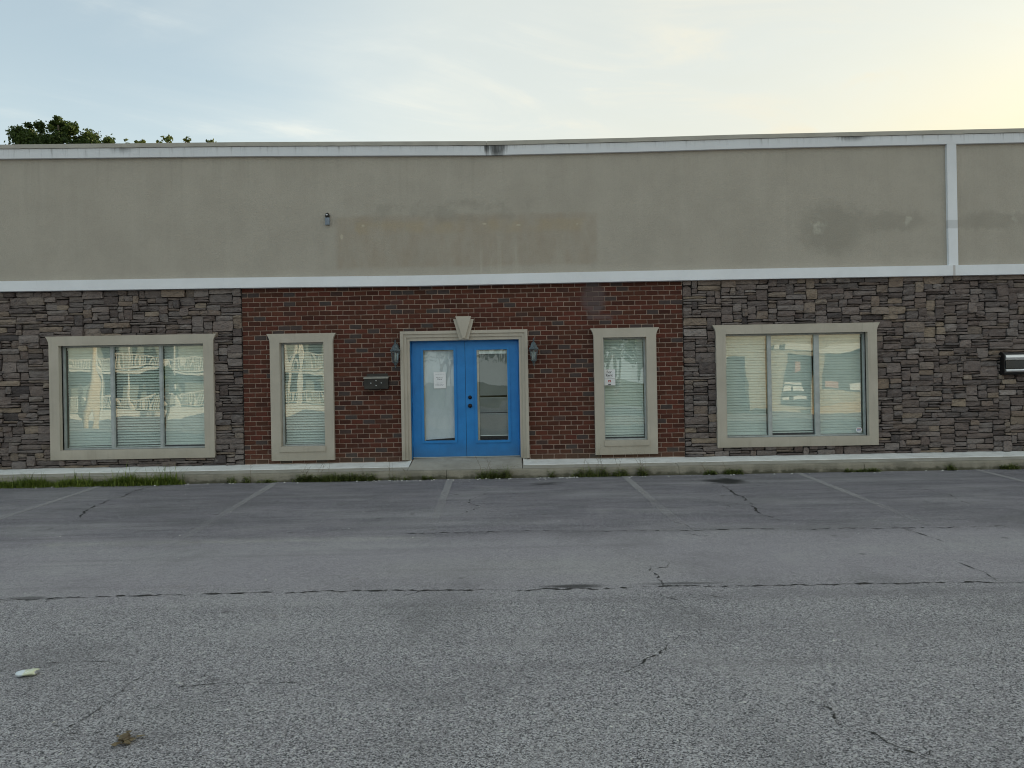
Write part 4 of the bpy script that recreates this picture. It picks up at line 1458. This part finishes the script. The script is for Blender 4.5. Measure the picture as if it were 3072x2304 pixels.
def weed(x0, x1, nb, hmax, nspr, label, cat='weed', dry=0, yb=YK - 0.02):
    nb, nspr, hmax = int(nb * 1.3), int(nspr * 1.3), hmax * 1.5
    t = empty('weed_clump', ((x0 + x1) / 2, yb, 0))
    tag(t, label, cat, 'weeds in the gutter joint')
    rnd = random.Random(int((x0 + 50) * 97))
    b = MB()
    c, hw = (x0 + x1) / 2, (x1 - x0) / 2
    for i in range(nb):
        u = max(-1, min(1, rnd.gauss(0, 0.5)))
        blade(b, c + hw * u, yb - abs(rnd.gauss(0, .03)), 0, hmax * rnd.uniform(.25, 1) * (1.1 - .7 * abs(u)), rnd.uniform(.2, 1.2), rnd.uniform(.004, .008), rnd, (rnd.random(), .5, .5))
    if nb:
        b.build('blades', 'weed_leaf', t)
    b = MB()
    for i in range(nspr):
        u = rnd.uniform(-.9, .9)
        sprig(b, c + hw * u, yb - abs(rnd.gauss(0, .025)), 0, hmax * rnd.uniform(.35, .9), rnd, lean=rnd.uniform(.2, .9))
    if nspr:
        b.build('leaves', 'weed_leaf', t)
    if dry:
        b = MB()
        for i in range(dry):
            u = rnd.uniform(-.9, .9)
            xx = c + hw * u
            L = rnd.uniform(-.5, .5)
            hh = hmax * rnd.uniform(1.4, 2.6)
            b.tube([(xx, yb, 0), (xx + L * hh * .3, yb - .01, hh * .5), (xx + L * hh, yb - .02, hh)], [0.0022, 0.0018, 0.0008], 4)
            for q in range(3):
                f = rnd.uniform(.4, .9)
                b.tube([(xx + L * hh * f * f, yb - .015, hh * f), (xx + L * hh * f * f + rnd.uniform(-.06, .06), yb - .02, hh * f + .04)], [0.0014, 0.0006], 4)
        b.build('stalks', 'dry_stalk', t)


weed(-3.52, -2.12, 380, 0.11, 150, 'long low weed patch below the narrow left window', dry=7)
weed(-4.55, -4.40, 26, 0.11, 4, 'small green tuft at the left end of the brick bay')
weed(-4.30, -4.18, 12, 0.13, 5, 'small upright weed near the left end of the brick bay', dry=1)
weed(-4.12, -3.75, 40, 0.05, 8, 'flat faded tuft left of the long weed patch')
weed(-0.62, -0.14, 90, 0.13, 40, 'bushy weed in front of the right blue door', dry=3)
weed(-0.16, -0.04, 10, 0.19, 12, 'upright leafy weed at the right side of the entrance landing')
weed(-1.45, -1.25, 14, 0.05, 10, 'tiny dark weed below the left blue door')
weed(-2.0, -1.62, 20, 0.09, 6, 'thin dry weed below the left door jamb', dry=3)
weed(0.90, 1.55, 130, 0.15, 30, 'spreading weed left of the parking line below the rent sign', dry=6)
weed(1.58, 1.82, 55, 0.11, 14, 'small green weed at the head of the parking line below the rent sign', dry=2)
weed(1.95, 2.15, 14, 0.12, 12, 'dark tangled weed right of the parking line below the rent sign', dry=5)
weed(0.55, 0.66, 5, 0.10, 6, 'single dark sprig below the right lantern')
weed(3.02, 3.22, 28, 0.06, 16, 'green weed by the dark oil stain', dry=2)
weed(3.32, 3.66, 55, 0.07, 26, 'green mat of weed below the left corner of the wide right window', dry=1)
weed(5.2, 5.9, 60, 0.05, 26, 'dark low weed below the wide right window')
weed(6.88, 7.05, 20, 0.09, 12, 'small upright weed left of the rightmost parking line')
weed(7.75, 8.05, 40, 0.08, 26, 'dark weed clump below the letter box')
weed(8.15, 8.75, 70, 0.09, 40, 'thick dark weed clump at the right edge')

# dead leaves on the asphalt, bottom left
t = empty('dead_leaf_clump', (-1.685, -9.49, 0))
tag(t, 'small brown clump of dead leaves on the near asphalt', 'leaves')
b = MB()
rnd = random.Random(4)
for i in range(46):
    cx_, cy_ = -1.685 + rnd.gauss(0, .022), -9.49 + rnd.gauss(0, .03)
    an, l = rnd.uniform(0, 6.28), rnd.uniform(.008, .022)
    z0 = rnd.uniform(.004, .014)
    b.add([(cx_ + l * math.cos(an + q), cy_ + l * math.sin(an + q) * .7, z0 + rnd.uniform(-.002, .008)) for q in (0, 1.2, 3.1, 4.3)], [(0, 1, 2, 3)], (rnd.random(), .5, .5))
b.build('leaves', 'dry_stalk', t)

# crushed can
m, nt, P, x, y, z = newmat('can_metal')
n = nt.noise(P, 60, 3, 0.6, 0.5)
gx = nt.ss(nt.m('ADD', x, nt.m('MULTIPLY', nt.m('SUBTRACT', n, .5), .03)), -2.606, -2.598)
c = nt.mix(gx, (0.70, 0.78, 0.82), (0.64, 0.70, 0.52))
c = nt.mix(nt.ss(n, 0.55, 0.62), c, (0.80, 0.82, 0.78))
finish(nt, c, 0.32, n, 0.25, 0.004, metal=0.25)
t = empty('crushed_can', (-2.595, -8.73, 0))
tag(t, 'crushed silver and green drink can on the near asphalt at the left', 'can')
b = MB()
n = 18
prof = [(q[0] * 0.86, q[1] * 0.9) for q in ((-0.049, .020), (-0.046, .029), (-0.030, .032), (-0.008, .028), (0.014, .032), (0.034, .031), (0.047, .026), (0.049, .018))]
rnd = random.Random(9)
vs, fs = [], []
for i, (px, r) in enumerate(prof):
    for k in range(n):
        a = 2 * math.pi * k / n
        dent = 1 + 0.13 * math.sin(3 * a + i * 1.3) + rnd.uniform(-.05, .05)
        yy = r * math.cos(a) * 1.15 * dent
        zz = 0.017 + r * math.sin(a) * 0.50 * dent
        vs.append((-2.595 + px + 0.004 * math.sin(a * 2), -8.73 + yy + px * 0.22, max(0.001, zz)))
for i in range(len(prof) - 1):
    for k in range(n):
        k2 = (k + 1) % n
        fs.append((i * n + k, i * n + k2, (i + 1) * n + k2, (i + 1) * n + k))
b.add(vs, fs)
b.build('shell', 'can_metal', t, smooth=True, fixn=True)
b = MB()
b.add(vs[:n], [tuple(range(n))])
b.build('can_end', 'chrome_bar', t)
b = MB()
b.add(vs[-n:], [tuple(range(n))])
b.build('can_end', 'chrome_bar', t)

# grit and white chips along the gutter and over the asphalt
b = MB()
rnd = random.Random(31)


def chip(b, x, y, s, rnd, z=0.002):
    vs = [(x + s * rnd.uniform(.6, 1.2) * math.cos(q), y + s * rnd.uniform(.6, 1.2) * math.sin(q), z) for q in (0, 1.3, 2.6, 3.9, 5.2)]
    vs.append((x + rnd.uniform(-.2, .2) * s, y + rnd.uniform(-.2, .2) * s, z + s * rnd.uniform(.4, .8)))
    b.add(vs, [(0, 1, 5), (1, 2, 5), (2, 3, 5), (3, 4, 5), (4, 0, 5)])


for i in range(330):
    xx = rnd.uniform(-9.5, 9.5)
    if rnd.random() < 0.5:
        xx = rnd.choice((-6.9, -5.0, -1.7, 0.4, 0.75, -0.9, -7.6)) + rnd.gauss(0, .35)
    chip(b, xx, YK - 0.05 - abs(rnd.gauss(0, .08)), rnd.choice((.006, .008, .010, .014, .022)), rnd)
for i in range(90):
    chip(b, rnd.uniform(-7, 7), rnd.uniform(-9.8, -1.2), rnd.choice((.006, .007, .009, .012)), rnd)
for i in range(160):
    yy = rnd.uniform(-9.85, -8.3)
    chip(b, rnd.uniform(-2.9, 2.9), yy, rnd.choice((.004, .005, .006, .008)), rnd)
tag(b.build('gravel', 'pebble', fixn=True), 'pale loose chips of grit along the kerb and over the asphalt', 'gravel', kind='stuff')


# ------------------------------------------------------------------ trees
def tree(name, loc, height, lobes, nleaf, leaf, label, mat='tree_leaf', seed=1, group=None, zmin=None, twig=0):
    t = empty(name, loc)
    tag(t, label, 'tree', group)
    rnd = random.Random(seed)
    X, Y, Z = loc
    b = MB()
    top = height * 0.62
    b.tube([(X, Y, 0), (X + .1, Y, top * .4), (X - .1, Y + .1, top * .8), (X, Y, top)], [height * .022, height * .017, height * .012, height * .007], 9)
    for (lx, ly, lz, r) in lobes:
        b.tube([(X, Y, top * .6), (X + lx * .5, Y + ly * .5, (top * .6 + lz) * .52), (X + lx * .9, Y + ly * .9, lz)], [height * .010, height * .006, height * .003], 6)
    b.build('trunk', 'bark', t, smooth=True)
    b = MB()
    tot = sum(l[3] ** 2 for l in lobes)
    for (lx, ly, lz, r) in lobes:
        n = int(nleaf * r * r / tot)
        ncl = max(6, int(r * r * 10))
        cl = []
        for k in range(ncl):
            d = Vector((rnd.gauss(0, 1), rnd.gauss(0, 1), rnd.gauss(0, 1))).normalized() * r * rnd.uniform(.55, 1.0)
            cl.append((d, rnd.random(), r * rnd.uniform(.16, .30)))
        for k in range(n):
            d, tn, cr = rnd.choice(cl)
            q = d + Vector((rnd.gauss(0, 1), rnd.gauss(0, 1), rnd.gauss(0, .8))) * cr * 0.6
            p = Vector((X + lx + q.x, Y + ly + q.y, lz + q.z))
            if zmin and p.z < zmin:
                continue
            s = leaf * rnd.uniform(.6, 1.3)
            u = Vector((rnd.gauss(0, 1), rnd.gauss(0, 1), rnd.gauss(0, 1))).normalized()
            v = u.cross(Vector((rnd.gauss(0, 1), rnd.gauss(0, 1), rnd.gauss(0, 1)))).normalized()
            b.add([p - u * s * .5, p + v * s * .32, p + u * s * .5, p - v * s * .32], [(0, 1, 2, 3)], (min(1, max(0, tn * .6 + rnd.random() * .4)), .5, .5))
    b.build('crown', mat, t)
    return t


# behind the building; only the tops clear the parapet
tree('broadleaf_tree', (-18.6, 18.0, 0), 12.9, [(-1.80, 0, 11.55, .85), (-1.05, 0.1, 11.85, .90), (-0.5, 0.3, 11.6, .85), (-0.1, -0.1, 11.9, .95), (0.75, 0.1, 11.65, .85), (1.5, 0, 11.5, .8), (2.05, 0, 11.45, .55), (-2.2, 0, 11.3, .5), (0, 0.5, 10.6, 1.7), (0.95, 0.4, 11.2, 1.1), (-0.9, 0.4, 11.2, 1.1), (1.85, 0.2, 11.35, .85), (0.1, -.2, 12.5, .4), (-0.85, 0, 12.3, .42), (-1.6, 0, 12.0, .35)], 75000, 0.115, 'dark green broadleaf tree standing behind the left end of the parapet', seed=3)
tree('thin_tree', (-15.3, 20.0, 0), 12.9, [(-1.5, 0, 12.4, .22), (-1.05, 0, 12.5, .38), (-0.2, 0.1, 12.4, .18), (0.3, 0, 12.5, .38), (1.2, 0, 12.45, .28), (2.2, 0, 12.35, .26), (0.5, 0, 10.9, 1.2), (-1.0, 0, 11.0, 1.0)], 2200, 0.16, 'thin pale treetops just clearing the parapet right of the dark tree', mat='light_leaf', seed=6)
tree('edge_tree', (-23.3, 18.0, 0), 12.4, [(0.1, 0, 11.3, 1.1), (0.45, 0, 12.0, .5), (0, 0, 9.6, 1.8)], 4500, 0.15, 'green tree at the far left edge of the picture', seed=8)

# ------------------------------------------------------------------ across the street, seen in the glass only
simple('fence_white', (0.72, 0.70, 0.64), 0.7, nscale=3, namt=0.06)
simple('house_siding', (0.30, 0.33, 0.30), 0.8, nscale=3, namt=0.1)
simple('house_glass', (0.03, 0.04, 0.05), 0.15)
simple('shop_stone', (0.42, 0.37, 0.28), 0.9, nscale=9, namt=0.30, bstr=0.5)
simple('shop_step', (0.52, 0.46, 0.36), 0.9, nscale=5, namt=0.12)
simple('shop_dark', (0.035, 0.045, 0.05), 0.4)
simple('poster_red', (0.50, 0.27, 0.22), 0.7)
simple('pole_wood', (0.58, 0.48, 0.34), 0.9, nscale=25, namt=0.25, bstr=0.3)
simple('sign_orange', (0.56, 0.42, 0.26), 0.8)

h = empty('porch_house', (-25, -44, 0))
tag(h, 'pale house with two rows of white porch rails, mirrored in the left windows', 'house')
one('box', -37, -13, -50, -44, 0, 6.4).build('wall', 'house_siding', h)
b = MB()
b.prism([(-38, 6.41), (-12, 6.41), (-16, 8.6), (-34, 8.6)], -51, -41.5)
b.build('roof', 'roof_membrane', h, fixn=True)
one('box', -37, -13, -43.999, -41.9, 2.75, 2.95).build('deck', 'fence_white', h)
for i in range(9):
    xx = -36.8 + i * 2.95
    one('box', xx - .09, xx + .09, -42.1, -41.92, 0, 2.749).build('porch_post', 'fence_white', h)
    one('box', xx - .09, xx + .09, -42.1, -41.92, 2.951, 6.40).build('porch_post', 'fence_white', h)
for zb in (0.25, 3.05):
    for zr in (zb, zb + 0.85):
        one('box', -37, -13, -42.04, -41.98, zr, zr + .09).build('rail', 'fence_white', h)
    me = None
    for i in range(118):
        xx = -36.7 + i * 0.2
        if me is None:
            o = one('box', xx - .03, xx + .03, -42.03, -41.99, zb + .09, zb + .85).build('baluster', 'fence_white', h)
            me = o.data
        else:
            place('baluster', me, (xx, -42.01, zb + .09), h)
for i in range(6):
    for zb in (0.7, 3.7):
        one('box', -35.5 + i * 4, -34.1 + i * 4, -44.04, -43.999, zb, zb + 1.5).build('window', 'house_glass', h)
t = empty('utility_pole', (-17.05, -17.0, 0))
tag(t, 'tall wooden utility pole beyond the lot, mirrored in the left pane', 'utility pole')
one('tube', [(-17.05, -17, -.1), (-16.95, -17, 4), (-17.0, -17, 9.5)], [.16, .15, .12], 12).build('shaft', 'pole_wood', t, smooth=True)
one('box', -18.1, -15.9, -17.06, -16.94, 8.6, 8.74).build('crossarm', 'pole_wood', t)
t = empty('street_pole', (-8.2, -22.0, 0))
tag(t, 'thin pale steel street pole beyond the lot, mirrored in the narrow left window', 'pole')
one('tube', [(-8.2, -22, -.1), (-8.2, -22, 5.6), (-8.0, -22, 6.0), (-7.2, -22, 6.15)], [.09, .07, .06, .05], 10).build('shaft', 'fence_white', t, smooth=True)
one('box', -7.3, -6.7, -22.08, -21.92, 6.07, 6.17).build('lamp_head', 'sensor_grey', t)
t = empty('roadside_wall', (-22, -30, 0))
tag(t, 'long low white wall beside the street, mirrored in the left windows', 'wall')
one('box', -44, -6.5, -30.2, -30, -.02, .42).build('coping_wall', 'fence_white', t)
tree('small_tree', (-14.1, -17.0, 0), 2.8, [(0, 0, 2.0, .7), (.45, .1, 1.7, .45), (-.45, 0, 1.75, .45)], 2400, 0.13, 'small round street tree beyond the lot, mirrored in the wide left window', seed=12)
for i, (xx, yy, hh) in enumerate(((-48, -58, 11), (-40, -57, 12.5), (-31, -60, 12), (-23, -56, 11.5), (-14, -57, 13), (-6, -55, 12), (2, -57, 12.5), (9, -54, 11))):
    tree('roadside_tree', (xx, yy, 0), hh, [(0, 0, hh * .62, 3.6), (-2.2, 0, hh * .48, 2.6), (2.2, .5, hh * .5, 2.6), (0, 1, hh * .82, 2.2)], 2600, 0.5,
         ('leftmost tree', 'second tree from the left', 'third tree from the left', 'fourth tree from the left', 'fourth tree from the right', 'third tree from the right', 'second tree from the right', 'rightmost tree')[i] + ' of the green row across the road', seed=40 + i, group='row of trees across the road')

sh = empty('stone_shop', (13, -21, 0))
tag(sh, 'pale stone shop with posters in its door, mirrored in the wide right window', 'shop')
wall_core(6.5, 22.0, 0, 4.6, -24.0, -21.0, [(12.45, 13.8, 0.30, 2.55), (14.1, 19.5, 0.85, 2.75), (9.5, 10.9, 0.0, 2.5)]).build('wall', 'shop_stone', sh)
one('box', 6.3, 22.2, -24.2, -20.7, 4.601, 4.95).build('fascia', 'fence_white', sh)
one('box', 12.2, 20.0, -20.999, -20.90, 2.76, 3.02).build('lintel', 'fence_white', sh)
one('box', 11.6, 20.5, -20.999, -19.6, 0.0, 0.28).build('step', 'shop_step', sh)
one('box', 12.45, 13.8, -21.3, -21.25, 0.3, 2.55).build('door', 'shop_dark', sh)
one('box', 14.1, 19.5, -21.3, -21.25, 0.85, 2.75).build('shop_window', 'shop_dark', sh)
one('box', 9.5, 10.9, -21.4, -21.35, 0.0, 2.5).build('shadow_opening', 'shop_dark', sh)  # dark opening built in place of a shadow on the stone wall
for (x0, x1, z0, z1, mt) in ((12.7, 13.25, 1.80, 2.15, 'poster_red'), (12.6, 13.4, 1.30, 1.42, 'sheet_white'), (12.6, 13.4, 0.98, 1.22, 'sheet_white'), (12.65, 13.5, 0.62, 0.75, 'sheet_white'), (14.4, 14.8, 0.95, 1.35, 'poster_red'), (15.6, 17.2, 0.95, 1.3, 'sheet_white')):
    one('box', x0, x1, -21.249, -21.23, z0, z1).build('poster', mt, sh)
one('box', 13.1, 15.6, -19.55, -19.2, 0.0, 0.34).build('planter', 'sign_orange', sh)

print('objects', len(bpy.data.objects), 'tris', sum(len(p.vertices) - 2 for me in bpy.data.meshes for p in me.polygons))
